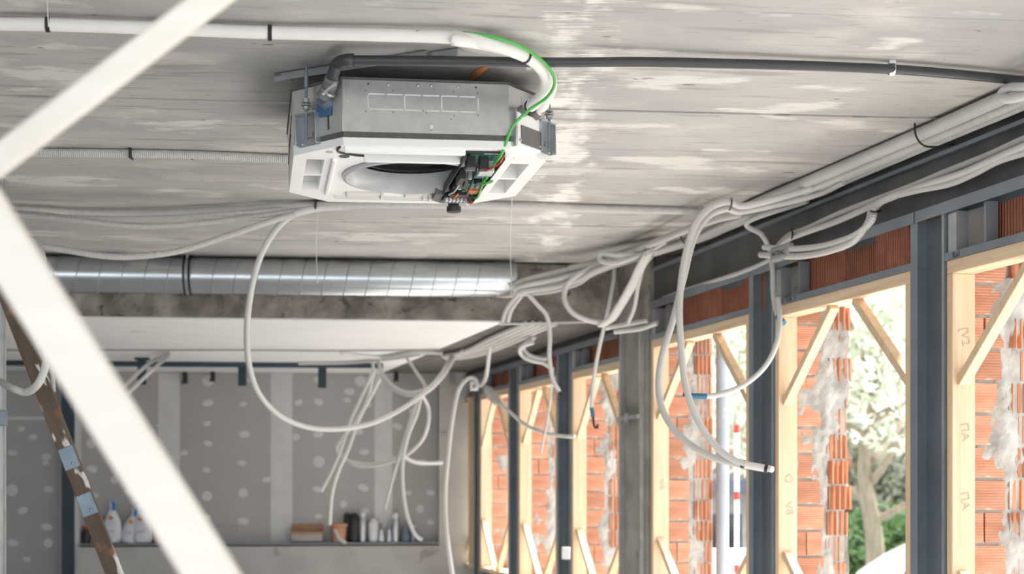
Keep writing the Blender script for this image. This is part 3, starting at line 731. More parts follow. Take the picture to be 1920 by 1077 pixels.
for px, py, r in ((506, 61.5, .0235), (90, 46, .0225)):
    p = C(px, py, .03) - base; d = (C(px + 20, py + 1, .03) - C(px - 20, py - 1, .03)).normalized()
    MB().tube([p - d * .006, p + d * .006], r, 16).build('pipe_tie', M['tie'], ip)
for Q, i0 in ((A, 9), (A, 13)):
    p = Q[i0] - base; d = (Q[i0 + 1] - Q[i0 - 1]).normalized(); MB().tube([p - d * .003, p + d * .003], .0235, 16).build('pipe_tie', M['tie'], ip)
conduit('string', 'thin string hanging from the ceiling onto the white insulated pipe', [C(86, -40, .005), C(88, 0, .005), C(91, 50, .052)], .0015, 'condw', 'string')
G = [C(780, 60, .025), C(870, 62, .02), P(940, 73, 4.20), P(992, 96, 4.26), P(1028, 126, 4.34), P(1040, 155, 4.42), P(1026, 182, 4.50), P(990, 208, 4.54), P(962, 236, 4.56), U(.268, -.012, .04), U(.25, .02, -.012), U(.238, .08, -.028), U(.24, .17, -.03)]
conduit('earth_wire', 'bright green earth wire running along the white insulated pipe', G, .0052, 'green', 'wire')
# black condensate pipe with elbow, hose and clips
dp = empty('drain_pipe', C(1000, 116, .03), 0, 'dark grey plastic drain pipe running across the ceiling to the right', 'pipe')
base = dp.location - Vector((0, 0, CZ))
DP = [C(655, 113, .046), C(800, 114, .046), C(1040, 117, .046), C(1200, 116, .042), C(1350, 119, .035), C(1500, 123, .03), C(1670, 130, .03), C(1800, 140, .03), C(1920, 152, .03), C(1955, 156, .03)]
MB().tube(spline(loc(DP), 8), .0155, 14).build('straight_run', M['pipe'], dp)
sw = U(-.337, .031, .162)
EL = [C(662, 113, .046), C(648, 113, .046), P(634, 118, 4.44), P(627, 132, 4.46), P(622, 146, 4.48)]
MB().tube(spline(loc(EL), 8), .0195, 14).build('elbow', M['pipe'], dp)
MB().tube(loc([C(664, 113, .046), C(656, 113, .046)]), .021, 14).build('collar', M['pipe'], dp)
MB().tube(loc([P(624, 140, 4.475), P(621, 149, 4.485)]), .0205, 14).build('collar', M['foam2'], dp)
MB().tube(spline(loc([P(622, 147, 4.485), P(618, 162, 4.50), sw]), 6), .0235, 16).build('flexible_hose', M['hose'], dp)
p = P(615, 172, 4.495) - base; d = (sw - P(618, 162, 4.5)).normalized()
MB().tube([p - d * .004, p + d * .004], .0255, 18).build('hose_clamp', M['studlight'], dp)
MB().bar(p + Vector((-.012, -.028, -.014)), p + Vector((.03, -.03, .018)), .007, .007).build('clamp_bolt', M['studlight'], dp)
MB().sphere(p + Vector((-.012, -.029, -.014)), .008, 8).build('clamp_nut', M['studlight'], dp)
for (px, py), lab in (((992, 120), 'small white clip on the black pipe beneath the white insulated bend'), ((1672, 131), 'white clip holding the black pipe near the right edge')):
    q = C(px, py, .03); o = empty('pipe_clip', q, 0, lab, 'clip', 'white pipe clips')
    ring = [(.019 * math.cos(a), .019 * math.sin(a)) for a in [R(-210 + 240 * k / 14) for k in range(15)]]
    ring = ring + [(x * .84, y * .84) for x, y in reversed(ring)]
    MB().prism(ring, -.009, .009, Matrix.Rotation(R(90), 4, 'Z') @ Matrix.Rotation(R(90), 4, 'X')).build('band', M['whiteplastic'], o)
    MB().bb(-.011, .011, -.014, .014, .018, .029).build('foot', M['whiteplastic'], o, bevel=.002)
# orange sealant streak on the ceiling beside the unit
o = MB().tube(spline([C(882, 152, .002), C(893, 140, .003), C(902, 131, .003), C(915, 125, .002)], 5), [.002 + .012 * math.sin(math.pi * min(1, k / 15)) for k in range(16)], 8).build('sealant_streak', M['rust'])
tag(o, 'orange sealant streak on the ceiling above the air conditioner', 'sealant')

# ---------------------------------------------------------------- round spiral duct
DU, DR = 8.66, .112
dz = CEIL - DR - .012
x_end = (958 - CX) / FPX * DU
du = empty('spiral_duct', cross(-3.0, DU) + Vector((0, 0, dz)), CR, 'shiny round spiral ventilation duct along the concrete beam', 'duct')
x0 = -3.2; x1 = (x_end + 3.0) / math.cos(CR)
RX = Matrix.Rotation(R(90), 3, 'Y')
MB().lathe([(DR, x0), (DR, x1)], 48, (0, 0, 0), RX).build('tube', M['duct'], du)
pitch = .134; h = []
for k in range(int((x1 - x0) / pitch * 28)):
    a = 2 * math.pi * k / 28; h.append(Vector((x0 + k * pitch / 28, math.sin(a) * (DR + .0008), math.cos(a) * (DR + .0008))))
MB().tube(h, .0028, 5).build('spiral_seam', M['ductdark'], du)
MB().lathe([(DR + .004, x1 - .10), (DR + .004, x1 - .02), (DR * .97, x1 + .03), (DR * .9, x1 + .03)], 40, (0, 0, 0), RX).build('end_collar', M['duct'], du)
xc = ((360 - CX) / FPX * 8.57 + 3.0) / math.cos(CR)
cl_ = empty('duct_clamp', cross(-3.0 + xc * math.cos(CR), DU) + Vector((0, 0, dz)), CR, 'black-lined metal hanger clamp around the spiral duct', 'clamp')
for k in (-.016, .016): MB().lathe([(DR + .003, k - .0065), (DR + .009, k - .0065), (DR + .009, k + .0065), (DR + .003, k + .0065)], 40, (0, 0, 0), RX).build('rubber_edge', M['tie'], cl_)
MB().lathe([(DR + .002, -.012), (DR + .005, -.012), (DR + .005, .012), (DR + .002, .012)], 40, (0, 0, 0), RX).build('band', M['studlight'], cl_)
MB().bb(-.006, .006, -DR - .02, -DR - .004, -.01, .01).build('bolt', M['studlight'], cl_)
MB().bb(-.005, .005, -.06, -.05, .06, .123).build('rod', M['studlight'], cl_)

# ---------------------------------------------------------------- conduits
gA = 'corrugated conduits across the ceiling'
conduit('corrugated_conduit', 'pale corrugated conduit on the ceiling left of the air conditioner', [C(-1200, 266, .02), C(-600, 275, .02), C(-60, 284, .02), C(60, 286, .02), C(180, 287, .02), C(350, 290, .02), C(528, 297, .02), C(700, 306, .02), C(960, 318, .02)], .0175, 'cond', group=gA)
conduit('corrugated_conduit', 'upper of two straight corrugated conduits crossing the whole ceiling below the unit', [C(-1300, 372, .022), C(-600, 382, .022), C(-40, 390, .022), C(150, 399, .022), C(300, 399, .022), C(450, 391, .022), C(590, 385, .022), C(800, 384, .022), C(960, 386, .022), C(1100, 391, .022), C(1310, 397, .022), C(1365, 402, .03)], .0185, 'cond', group=gA)
conduit('corrugated_conduit', 'second corrugated conduit hugging the ceiling conduit, left of the big loop', [C(-1300, 376, .022), C(-600, 387, .025), P(-40, 396, 6.75), P(150, 409, 6.75), P(300, 409, 6.78), P(450, 400, 6.8), P(590, 388, 6.84), P(680, 386, 6.86)], .0135, 'cond', group=gA)
conduit('corrugated_conduit', 'gently sagging corrugated conduit at left between straight and deep-sagging ones', [C(-1300, 368, .022), C(-600, 378, .025), P(-40, 399, 6.7), P(130, 412, 6.7), P(250, 424, 6.72), P(350, 421, 6.75), P(480, 406, 6.8), P(588, 391, 6.82), P(660, 388, 6.84)], .0135, 'cond', group=gA)
conduit('corrugated_conduit', 'deep-sagging corrugated conduit hanging in front of the round duct', [C(-700, 365, .02), C(-350, 372, .03), P(-40, 438, 6.6), P(50, 456, 6.6), P(120, 469, 6.62), P(220, 482, 6.65), P(330, 472, 6.7), P(430, 441, 6.75), P(520, 411, 6.8), P(590, 393, 6.82), P(650, 388, 6.84)], .0155, 'cond', group=gA)
LOOP = [P(640, 388, 6.80), P(590, 390, 6.80), P(545, 405, 6.82), P(510, 440, 6.9), P(485, 490, 7.0), P(470, 550, 7.15), P(463, 620, 7.3), P(468, 690, 7.5), P(490, 745, 7.8), P(535, 786, 8.1), P(600, 805, 8.5), P(680, 799, 9.0), P(740, 775, 9.5), P(790, 742, 10.0), P(830, 705, 10.4), P(852, 668, 10.8), PZ(868, 658, .985)]
conduit('hanging_conduit', 'big smooth grey conduit loop hanging in the middle of the room', LOOP, .0165, 'smooth', n=10)
for px, py0, py1, Y, lab in ((593, 378, 532, 7.0, 'thin string dangling beside the big conduit loop'), (957, 356, 552, 7.2, 'thin wire hanging under the right corner of the air conditioner')):
    conduit('string', lab, [C(px + 3, py0 + 15, .01), P(px, (py0 + py1) / 2, Y), P(px + 2, py1, Y)], .0022, 'condw', 'string')
for px, py, lab in ((592, 383, 'black cable tie where the big loop leaves the ceiling'), (246, 287, 'black tie on the ceiling conduit left of the air conditioner'), (360, 293, 'small black nail clip under the left ceiling conduit')):
    q = C(px, py, .02); o = MB().box(q, (.009, .05, .052) if px != 360 else (.01, .02, .03)).build('cable_tie', M['tie'], None, .004); tag(o, lab, 'cable tie', 'black cable ties')

# bundle along the ceiling edge over the windows
gB = 'conduits bundled along the window wall'
def wc(Y, inn, h): return WP(Y, -inn, CEIL - h - .004)
bund = [(.128, .027, .026, 6.95, 'cond', 'thick corrugated conduit at the ceiling side of the bundle, cut end beside the drooping pair'),
        (.086, .020, .0175, 8.3, 'smooth', 'conduit second from the ceiling edge in the window bundle'),
        (.050, .018, .0165, 8.3, 'smooth', 'middle conduit of the window bundle against the ceiling'),
        (.020, .018, .0165, 8.25, 'smooth', 'conduit of the window bundle tight in the wall corner'),
        (.104, .058, .0155, 8.3, 'cond', 'lower layer conduit beneath the thick one in the window bundle'),
        (.068, .052, .0155, 8.3, 'smooth', 'lower layer middle conduit of the window bundle'),
        (.034, .050, .0155, 8.2, 'cond', 'lower layer conduit nearest the dark beam in the window bundle')]
for k, (inn, h_, r, Ye, m_, lab) in enumerate(bund):
    pts = []; Y = 3.6
    while Y < min(Ye, 7.9):
        j = .006 * math.sin(Y * 2.1 + k * 1.7)
        pts.append(wc(Y, inn + j + max(0, (Y - 6)) * .012, h_ + abs(j) * .5)); Y += .45
    if Ye > 8:
        w7 = (0, 1, 0, 2, 1, 2, 0)[k] * .035
        pts += [P(1148 - k * 3, 476 + k * 5, 8.15 - w7), P(1085, 495 + k * 6, 8.37 - w7), P(1035, 507 + k * 6.5, 8.47 - w7), P(985, 521 + k * 5, 8.52 - w7), P(955 + k * 3, 536 + k * 2.6, 8.54 - w7 * .5)]
    else: pts.append(wc(Ye, inn, h_))
    conduit('bundled_conduit', lab, pts, r, m_, group=gB)
conduit('bundled_conduit', 'extra corrugated conduit joining the bundle beyond the drooping pair', [P(1385, 402, 6.5), P(1340, 412, 6.7), P(1290, 430, 7.0), P(1240, 450, 7.4), P(1190, 470, 7.8), P(1140, 490, 8.1), P(1070, 503, 8.35)], .019, 'cond', group=gB)
conduit('curled_conduit', 'grey conduit curled over the bundle just before the concrete beam', [P(1200, 478, 7.75), P(1150, 478, 7.8), P(1126, 475, 7.85), P(1128, 490, 7.85), P(1160, 492, 7.8), P(1210, 474, 7.7), P(1250, 452, 7.55)], .015, 'smooth', group=gB)
for px, py, Y, lab in ((1765, 236, 5.35, 'black tie around the window bundle near the right edge'), (1286, 428, 7.6, 'black tie around the bundle left of the drooping pair'), (1237, 450, 7.95, 'black tie around the bundle above the concrete column')):
    q = [wc(Y, .17, .002), wc(Y, .165, .05), wc(Y, .13, .085), wc(Y, .06, .085), wc(Y, .0, .07)]
    conduit('cable_tie', lab, q, .004, 'tie', 'cable tie', 'black cable ties', 4, 6)
for px, py, lab in ((1897, 175, 'white strap end curled round the bundle at the right edge'),):
    conduit('curled_conduit', 'conduit curled round the bundle in the upper right corner', [P(1990, 150, 4.4), P(1930, 163, 4.5), P(1893, 165, 4.6), P(1878, 177, 4.65), P(1890, 186, 4.6), P(1930, 178, 4.5), P(1985, 165, 4.35)], .016, 'smooth', group=gB)
# pair on the face of the dark beam
gC = 'conduits on the dark beam face'
conduit('beam_conduit', 'upper of two conduits running along the dark beam at right', [PW(2000, 228), PW(1920, 261), PW(1851, 292), PW(1773, 323), PW(1703, 352), PW(1644, 374), PW(1578, 399), PW(1510, 430), PW(1482, 440), PW(1462, 458), PW(1447, 480)], .0135, 'smooth', group=gC)
conduit('beam_conduit', 'lower of two conduits running along the dark beam at right', [PW(2000, 242, .05), PW(1920, 274, .05), PW(1860, 300, .05), PW(1800, 326, .05), PW(1720, 352, .05), PW(1640, 384, .05), PW(1570, 415, .05), PW(1500, 440, .05), PW(1477, 450, .05), PW(1458, 470, .05), PW(1440, 490, .03), PW(1380, 515, .03), PW(1300, 540, .02), PW(1245, 560, .02)], .0135, 'smooth', group=gC)
conduit('beam_conduit', 'third conduit swelling out below the beam pair near the right edge', [PW(2000, 268, .04), PW(1920, 287, .04), PW(1870, 303, .04), PW(1830, 324, .04), PW(1780, 345, .04), PW(1720, 357, .05), PW(1660, 372, .05)], .0135, 'smooth', group=gC)
for k, lab in ((0, 'upper of two taped corrugated conduit ends looping below the beam pair'), (1, 'lower of two taped corrugated conduit ends looping below the beam pair')):
    conduit('taped_conduit', lab, [PW(1690 - k * 10, 362 + k * 4, .05), PW(1660 - k * 8, 374 + k * 4, .06), PW(1641 - k * 6, 390 + k * 3, .08), PW(1634 - k * 7, 415 + k * 3, .10), PW(1600, 443 + k * 10, .12), PW(1555, 459 + k * 12, .13), PW(1510, 466 + k * 14, .14), PW(1470, 467 + k * 14, .14), PW(1433 - k * 7, 464 + k * 14, .14)], .0145, 'cond', group='pair of conduits with a handwritten tape label')
q0, q1 = PW(1450, 473, .14), PW(1484, 474, .14)
t = empty('tape_label', q0.lerp(q1, .5), math.atan2((q1 - q0).y, (q1 - q0).x), 'silver tape with black handwriting joining two conduit ends', 'tape')
L = (q1 - q0).length
MB().bb(-L / 2, L / 2, -.020, .018, -.036, .034).build('wrap', M['tape'], t, bevel=.012)
text_part('handwriting', 'AuTTRAC,', .030, M['ink'], t, (0, -.0208, -.004), (R(90), R(4), 0))
conduit('cable_tie', 'black tie on the conduit pair at the top of the taped loop', [PW(1630, 395, .07), PW(1640, 398, .13), PW(1650, 394, .08)], .005, 'tie', 'cable tie', 'black cable ties', 4, 6)
conduit('cable_tie', 'black tie holding the beam pair above the tape label', [PW(1484, 430, .02), PW(1486, 440, .085), PW(1484, 449, .05)], .004, 'tie', 'cable tie', 'black cable ties', 4, 6)
# drooping pair in front of the third window
gD = 'drooping conduits by the windows'
pe = P(1398, 872, 6.05)
conduit('drooping_conduit', 'right strand of the long drooping conduit pair ending in white sleeve', [wc(6.0, .11, .05), wc(6.25, .12, .06), P(1400, 386, 6.3), P(1366, 378, 6.28), P(1330, 391, 6.25), P(1302, 425, 6.22), P(1283, 490, 6.2), P(1274, 570, 6.18), P(1277, 650, 6.15), P(1287, 730, 6.12), P(1312, 795, 6.1), P(1345, 840, 6.08), P(1375, 862, 6.06), pe], .0155, 'smooth', group=gD, n=10)
conduit('drooping_conduit', 'left strand of the long drooping conduit pair crossing in front of the column', [wc(6.05, .07, .07), wc(6.3, .085, .08), P(1395, 396, 6.38), P(1362, 392, 6.36), P(1326, 408, 6.34), P(1300, 450, 6.32), P(1282, 520, 6.3), P(1262, 600, 6.3), P(1241, 670, 6.3), P(1235, 730, 6.28), P(1248, 782, 6.25), P(1284, 826, 6.2), P(1330, 855, 6.14), P(1370, 868, 6.1), pe + Vector((-.012, .02, .0))], .0155, 'smooth', group=gD, n=10)
sv = empty('sleeve_end', pe, 0, 'white sleeve with black tape on the tip of the drooping conduits', 'sleeve')
def sl_(a, b2, r, nm, m_): MB().tube([Vector(a) - pe, Vector(b2) - pe], r, 12).build(nm, M[m_], sv)
sl_(pe, P(1440, 880, 6.02), .0165, 'sleeve', 'condw'); sl_(P(1389, 870, 6.06), P(1396, 871, 6.055), .019, 'tape', 'tie'); sl_(P(1434, 879, 6.025), P(1440, 880, 6.02), .0185, 'tape', 'tie'); sl_(P(1440, 879, 6.02), P(1448, 881, 6.0), .014, 'cap', 'condw')
conduit('cable_tie', 'black tie at the top of the drooping conduit pair', [P(1371, 372, 6.3), P(1372, 382, 6.2), P(1368, 394, 6.3)], .004, 'tie', 'cable tie', 'black cable ties', 4, 6)
bc = empty('blue_tipped_conduit', P(1460, 620, 6.5), 0, 'grey conduit sweeping left from the stud with long blue taped tip', 'conduit', gD)
base = bc.location - Vector((0, 0, CZ))
Q = [P(1459, 560, 6.62), P(1462, 600, 6.55), P(1456, 645, 6.5), P(1434, 688, 6.45), P(1395, 722, 6.4), P(1350, 740, 6.36), P(1322, 744, 6.33)]
MB().tube(spline(loc(Q), 8), .0125, 10).build('tube', M['smooth'], bc)
MB().tube(loc([P(1324, 744, 6.33), P(1296, 743, 6.31)]), .0135, 10).build('tape', M['bluetape'], bc); MB().tube(loc([P(1296, 743, 6.31), P(1282, 739, 6.3)]), .0105, 10).build('tip', M['tie'], bc)
bd = empty('blue_tipped_conduit', P(1445, 470, 6.75), 0, 'grey conduit passing behind the tape label with short blue tip on the stud', 'conduit', gD)
base = bd.location - Vector((0, 0, CZ))
Q = [wc(6.45, .03, .07), P(1402, 416, 6.78), P(1428, 440, 6.78), P(1443, 468, 6.78), P(1449, 510, 6.74), P(1450, 550, 6.7), P(1456, 585, 6.66), P(1461, 600, 6.64)]
MB().tube(spline(loc(Q), 8), .0135, 10).build('tube', M['smooth'], bd); MB().tube(loc([P(1458, 594, 6.645), P(1470, 606, 6.6)]), .0145, 10).build('tip', M['bluetape'], bd)
# loops around the concrete beam end
gE = 'conduits looping below the beam end'
def cy(pts, r, lab, m_='smooth', name='looping_conduit'): conduit(name, lab, [P(*p) for p in pts], r, m_, group=gE)
cy([(1175, 484, 8.0), (1130, 497, 8.15), (1090, 512, 8.25), (1065, 533, 8.3), (1058, 560, 8.3), (1073, 586, 8.3), (1103, 601, 8.3), (1138, 607, 8.3)], .0165, 'wide conduit loop curling down in front of the beam end')
for k, lab in enumerate(('left strand of three conduits slanting beside the concrete column head', 'middle strand of three conduits slanting beside the concrete column head', 'right strand of three conduits slanting beside the concrete column head')):
    cy([(1222 - k * 6, 470 + k * 3, 7.6), (1208 - k * 5, 497, 7.8), (1190 - k * 5, 535, 8.0), (1168 - k * 5, 573, 8.15), (1152 - k * 5, 597, 8.25), (1130 - k * 4, 611, 8.3)], .014, lab)
cy([(1222, 480, 7.7), (1207, 500, 7.85), (1197, 535, 8.0), (1190, 575, 8.1), (1178, 605, 8.2)], .013, 'single conduit bending down right of the three slanting strands')
cy([(1135, 616, 8.3), (1170, 609, 8.3), (1215, 601, 8.25)], .015, 'short conduit lying along the column head'); cy([(1152, 623, 8.28), (1200, 617, 8.2), (1232, 606, 8.1)], .014, 'short dark-tipped conduit under the column head')
hk = empty('hanging_cable', P(1150, 500, 8.35), 0, 'grey cable hanging from the beam end with blue and black hook tip', 'cable', gE); base = hk.location - Vector((0, 0, CZ))
MB().tube(spline(loc([P(1152, 498, 8.4), P(1150, 530, 8.4), P(1138, 590, 8.42), P(1122, 660, 8.45), P(1112, 720, 8.45), P(1109, 766, 8.45)]), 8), .0125, 10).build('tube', M['smooth'], hk)
MB().tube(loc([P(1109, 764, 8.45), P(1112, 782, 8.45)]), .013, 8).build('tape', M['bluetape'], hk); MB().tube(spline(loc([P(1112, 782, 8.45), P(1114, 798, 8.45), P(1119, 803, 8.45), P(1121, 796, 8.45)]), 4), .007, 8).build('hook', M['tie'], hk)
bt = empty('hanging_cable', P(985, 545, 8.5), 0, 'pale conduit dropping from the duct end with small black tip', 'cable', gE); base = bt.location - Vector((0, 0, CZ))
MB().tube(spline(loc([P(962, 538, 8.5), P(985, 548, 8.5), P(1008, 572, 8.5), P(1026, 594, 8.5), P(1031, 630, 8.5), P(1030, 670, 8.5), P(1036, 710, 8.5), P(1049, 735, 8.5)]), 8), .0145, 10).build('tube', M['smooth'], bt)
MB().tube(loc([P(1049, 734, 8.5), P(1053, 742, 8.5)]), .009, 8).build('tip', M['tie'], bt)
for k, lab in enumerate(('dark-shaded conduit bent over the lower beam edge by the duct end', 'second conduit bent over the lower beam edge by the duct end')):
    cy([(985, 543 - k * 3, 8.5), (968 + k * 8, 556, 8.55), (950 + k * 9, 580, 8.6), (942 + k * 10, 603, 8.66)], .0145, lab)
cy([(935, 608, 8.75), (985, 607, 8.75), (1060, 605, 8.7), (1138, 603, 8.5)], .008, 'thin straight conduit along the lower edge of the concrete beam')
# rear run on the lower ceiling
gF = 'conduits along the lower rear ceiling'
rear_l = ['outermost conduit of the rear ceiling run next to the white plaster', 'second conduit of the rear ceiling run', 'third conduit of the rear ceiling run', 'fourth conduit of the rear ceiling run', 'conduit of the rear ceiling run nearest the far windows']
for k in range(5):
    sx = k * 11
    conduit('rear_conduit', rear_l[k], [PZ(985 + sx * 1.3, 607, SLAB - .02), PZ(955 + sx, 619 + k * 1.5, SLAB - .022), PZ(915 + sx * .9, 637 + k * 2, SLAB - .025), PZ(880 + sx * .6, 655 + k * 2, SLAB - .025), PZ(855 + k * 3, 663 + k * 2, SLAB - .03), PZ(830 + k * 2, 667 + k * 1.5, SLAB - .03)], .0165, 'smooth', group=gF)
def under(p):
    q = P(*p); return PZ(p[0], p[1], SLAB - .02) if q.z > SLAB - .02 else q
def rc(pts, r, lab): conduit('rear_conduit', lab, [under(p) for p in pts], r, 'smooth', group=gF)
rc([(848, 668, 10.8), (825, 705, 10.7), (800, 730, 10.7), (765, 737, 10.8), (735, 724, 11), (718, 704, 11.2), (711, 684, 11.4), (712, 673, 11.6)], .017, 'tied rear conduit swooping under the junction beside the big loop end')
rc([(853, 670, 10.9), (830, 706, 10.8), (800, 735, 10.75), (768, 741, 10.8), (738, 730, 11), (716, 706, 11.2)], .017, 'second tied rear conduit swooping beside the big loop end')
rc([(700, 682, 11.3), (696, 705, 11.3), (678, 745, 11.2), (655, 795, 11.1), (640, 842, 11), (622, 885, 11), (602, 922, 11)], .014, 'straightish conduit hanging left above the brown box')
rc([(714, 706, 11.2), (700, 735, 11.2), (675, 782, 11.1), (652, 845, 11.0), (634, 885, 11), (622, 930, 11), (618, 985, 11)], .0155, 'long conduit hanging down to the salmon tub')
rc([(702, 690, 11.3), (690, 745, 11.3), (668, 790, 11.2), (632, 838, 11.2), (645, 860, 11.2), (675, 870, 11.2), (710, 870, 11.1), (755, 858, 11), (790, 828, 10.9), (803, 795, 10.8), (803, 765, 10.8), (790, 738, 10.7)], .0145, 'conduit making a full slack loop in front of the plasterboard')
rc([(640, 852, 11.15), (665, 872, 11.15), (700, 874, 11.1), (745, 863, 11), (757, 856, 11)], .013, 'short second strand along the bottom of the slack loop')
rc([(790, 738, 10.7), (782, 775, 10.7), (766, 815, 10.7), (756, 860, 10.7), (755, 910, 10.7), (763, 965, 10.7), (778, 1002, 10.7), (792, 1013, 10.7)], .0155, 'conduit hanging down to the ledge right of the bottles')
rc([(785, 742, 10.75), (770, 785, 10.75), (755, 835, 10.75), (742, 880, 10.75), (730, 920, 10.75), (722, 955, 10.75)], .013, 'thinner conduit hanging beside the one that reaches the ledge')
rc([(757, 856, 11), (775, 866, 11.1), (800, 869, 11.3), (828, 868, 11.5)], .017, 'pair-thick conduit stub pointing to the right window corner')
rc([(762, 670, 11.2), (775, 690, 11.1), (790, 712, 10.9), (798, 726, 10.7)], .014, 'short slanting conduit above the tied rear junction')
rc([(640, 661, 11.6), (680, 668, 11.5), (720, 670, 11.4), (770, 662, 11.3), (830, 662, 11.0)], .017, 'conduit lying along the back of the lower ceiling')
rc([(560, 682, 12.2), (640, 681, 12), (700, 677, 11.7), (745, 672, 11.4), (790, 664, 11.2)], .014, 'thin conduit fanning out at the back of the lower ceiling')
rc([(1004, 632, 9.4), (985, 645, 9.45), (982, 655, 9.5), (992, 666, 9.5), (1010, 672, 9.5), (1026, 674, 9.5)], .015, 'upper strand of a short curl above the far studs'); rc([(1000, 642, 9.4), (977, 652, 9.45), (978, 666, 9.5), (995, 676, 9.5), (1018, 681, 9.5), (1030, 688, 9.5)], .015, 'lower strand of a short curl above the far studs')
WC = [(918, 650, 10.6), (914, 690, 10.7), (908, 716, 10.8), (896, 724, 10.8), (892, 712, 10.8), (878, 710, 10.8), (860, 732, 10.8), (848, 790, 10.8), (840, 860, 10.8), (835, 930, 10.8), (838, 1000, 10.8), (848, 1077, 10.8), (860, 1140, 10.8)]
rc(WC, .0165, 'pale conduit arching over the white clamp and falling beside the far frame')
o = empty('junction_clamp', P(889, 722, 10.9), 0, 'white plastic clamp on top of the thin far stud', 'clamp')
MB().bb(-.03, .03, -.02, .03, -.045, .03).build('body', M['whiteplastic'], o, bevel=.006); MB().bb(-.012, .012, -.026, -.018, -.03, .0).build('latch', M['tape'], o, bevel=.003)
# milky plastic-wrapped cable across the far studs
o = empty('wrapped_cable', P(915, 728, 11), 0, 'cable in milky plastic wrap strung across the far studs', 'cable'); base = o.location - Vector((0, 0, CZ))
W = [P(906, 722, 10.9), P(930, 750, 10.8), P(955, 772, 10.5), P(985, 797, 10.2), P(1020, 812, 9.9), P(1055, 818, 9.6), P(1078, 819, 9.5)]
MB().tube(spline(loc(W), 8), .013, 10).build('cable', M['condw'], o)
MB().tube(spline(loc([P(908, 724, 10.85), P(920, 738, 10.8), P(930, 752, 10.75), P(942, 760, 10.7)]), 6), [.012, .02, .03, .038, .04, .042, .04, .044, .046, .04, .036, .034, .036, .034, .026, .02, .018, .015, .013], 10).build('plastic_wrap', M['bag_clear'], o)
conduit('hanging_cable', 'thin grey cable hanging inside the mid-distance pine frame', [P(1037, 690, 9.7), P(1033, 740, 9.7), P(1026, 790, 9.7), P(1018, 830, 9.7), P(1014, 850, 9.7)], .008, 'condw', 'cable')
o = MB().box(P(1061, 1038, 9.7), (.06, .03, .085)).build('junction_box', M['whiteplastic'], None, .006); tag(o, 'small white box fixed to a far steel stud near the bottom', 'box')
# conduits at the left
conduit('left_conduit', 'upper conduit of the pair slanting from the rear rail at left', [under(p) for p in ((205, 752, 11), (235, 723, 11.1), (280, 682, 11.2), (322, 661, 11.3))], .016, 'smooth'); conduit('left_conduit', 'lower conduit of the pair slanting from the rear rail at left', [under(p) for p in ((215, 758, 11), (250, 728, 11.1), (290, 690, 11.2), (320, 665, 11.3))], .016, 'smooth')
conduit('left_conduit', 'thick pale conduit hooked around the leaning brown board', [P(60, 450, 6.0), P(76, 470, 5.9), P(84, 520, 5.7), P(88, 580, 5.6), P(90, 640, 5.5), P(84, 690, 5.5), P(70, 722, 5.5), P(48, 736, 5.55), P(22, 728, 5.6), P(6, 719, 5.9), P(1, 716, 6.26)], .0155, 'smooth')
conduit('left_conduit', 'thin conduit showing behind the hooked one at left', [P(56, 457, 6.62), P(70, 520, 6.7), P(86, 620, 6.8), P(97, 690, 6.8), P(100, 735, 6.8)], .012, 'cond')

# ---------------------------------------------------------------- left side: aluminium post, leaning board
o = empty('aluminium_post', P(0, 900, 6.3) + Vector((0, 0, FLOOR)), 0, 'bright aluminium post at the left edge of the room', 'post')
H = CEIL - FLOOR
MB().bb(-.05, .018, 0, .004, 0, H).build('face', M['studlight'], o); MB().bb(.015, .018, -.03, .03, 0, H).build('flange', M['studlight'], o, bevel=.001); MB().bb(-.05, -.047, -.03, .03, 0, H).build('flange', M['studlight'], o)
zc = (HY - 785) / FPX * 6.3 - FLOOR
MB().bb(-.03, .045, -.05, -.02, zc - .035, zc + .035).build('clip', M['plate'], o, bevel=.004)
def lean(px, py): return P(px, py, 6.05)
a, b2 = lean(-79, 315), lean(219 + .385 * 452 - 4, 1528)
wb_ = empty('leaning_board', b2, 0, 'paint-spattered brown wooden board with zinc plates leaning at left', 'board'); base = wb_.location - Vector((0, 0, CZ))
dirv = (a - b2).normalized()
yaw = Matrix.Rotation(math.atan2(dirv.x, dirv.z), 4, 'Y')
Lb = (a - b2).length
o = MB().bb(-.036, .036, -.014, .014, 0, Lb).build('board', M['brownwood'], wb_, bevel=.004); o.rotation_euler = (0, math.atan2(dirv.x, dirv.z), 0)
for py in (858, 945):
    px = 22 + (py - 570) * .3846 + 2; q = lean(px, py); k = (q - b2).dot(dirv)
    o = MB().bb(-.035, .035, -.017, .016, k - .05, k + .05).build('zinc_plate', M['plate'], wb_, bevel=.003); o.rotation_euler = (0, math.atan2(dirv.x, dirv.z), 0)
    o2 = MB().sphere((.008, -.02, k - .03), .008, 8).build('bolt', M['studlight'], o)
# dark rail under the rear ceiling, with a thin cable in front of it
rl = empty('steel_rail', cross(-4.6, 12.1) + Vector((0, 0, SLAB)), CR, 'long dark steel rail under the rear ceiling before the plasterboard', 'rail')
MB().bb(0, 3.5, -.03, .03, -.042, -.005).build('web', M['steelblue'], rl); MB().bb(0, 3.5, -.036, -.03, -.05, -.005).build('lip', M['steelblue'], rl)
conduit('thin_cable', 'thin brown cable stretched along the white rear ceiling', [PZ(-20, 657, SLAB - .012), PZ(300, 657, SLAB - .012), PZ(470, 657, SLAB - .014), PZ(620, 658, SLAB - .012), PZ(760, 657, SLAB - .012), PZ(835, 656, SLAB - .012)], .006, 'tape', 'cable')
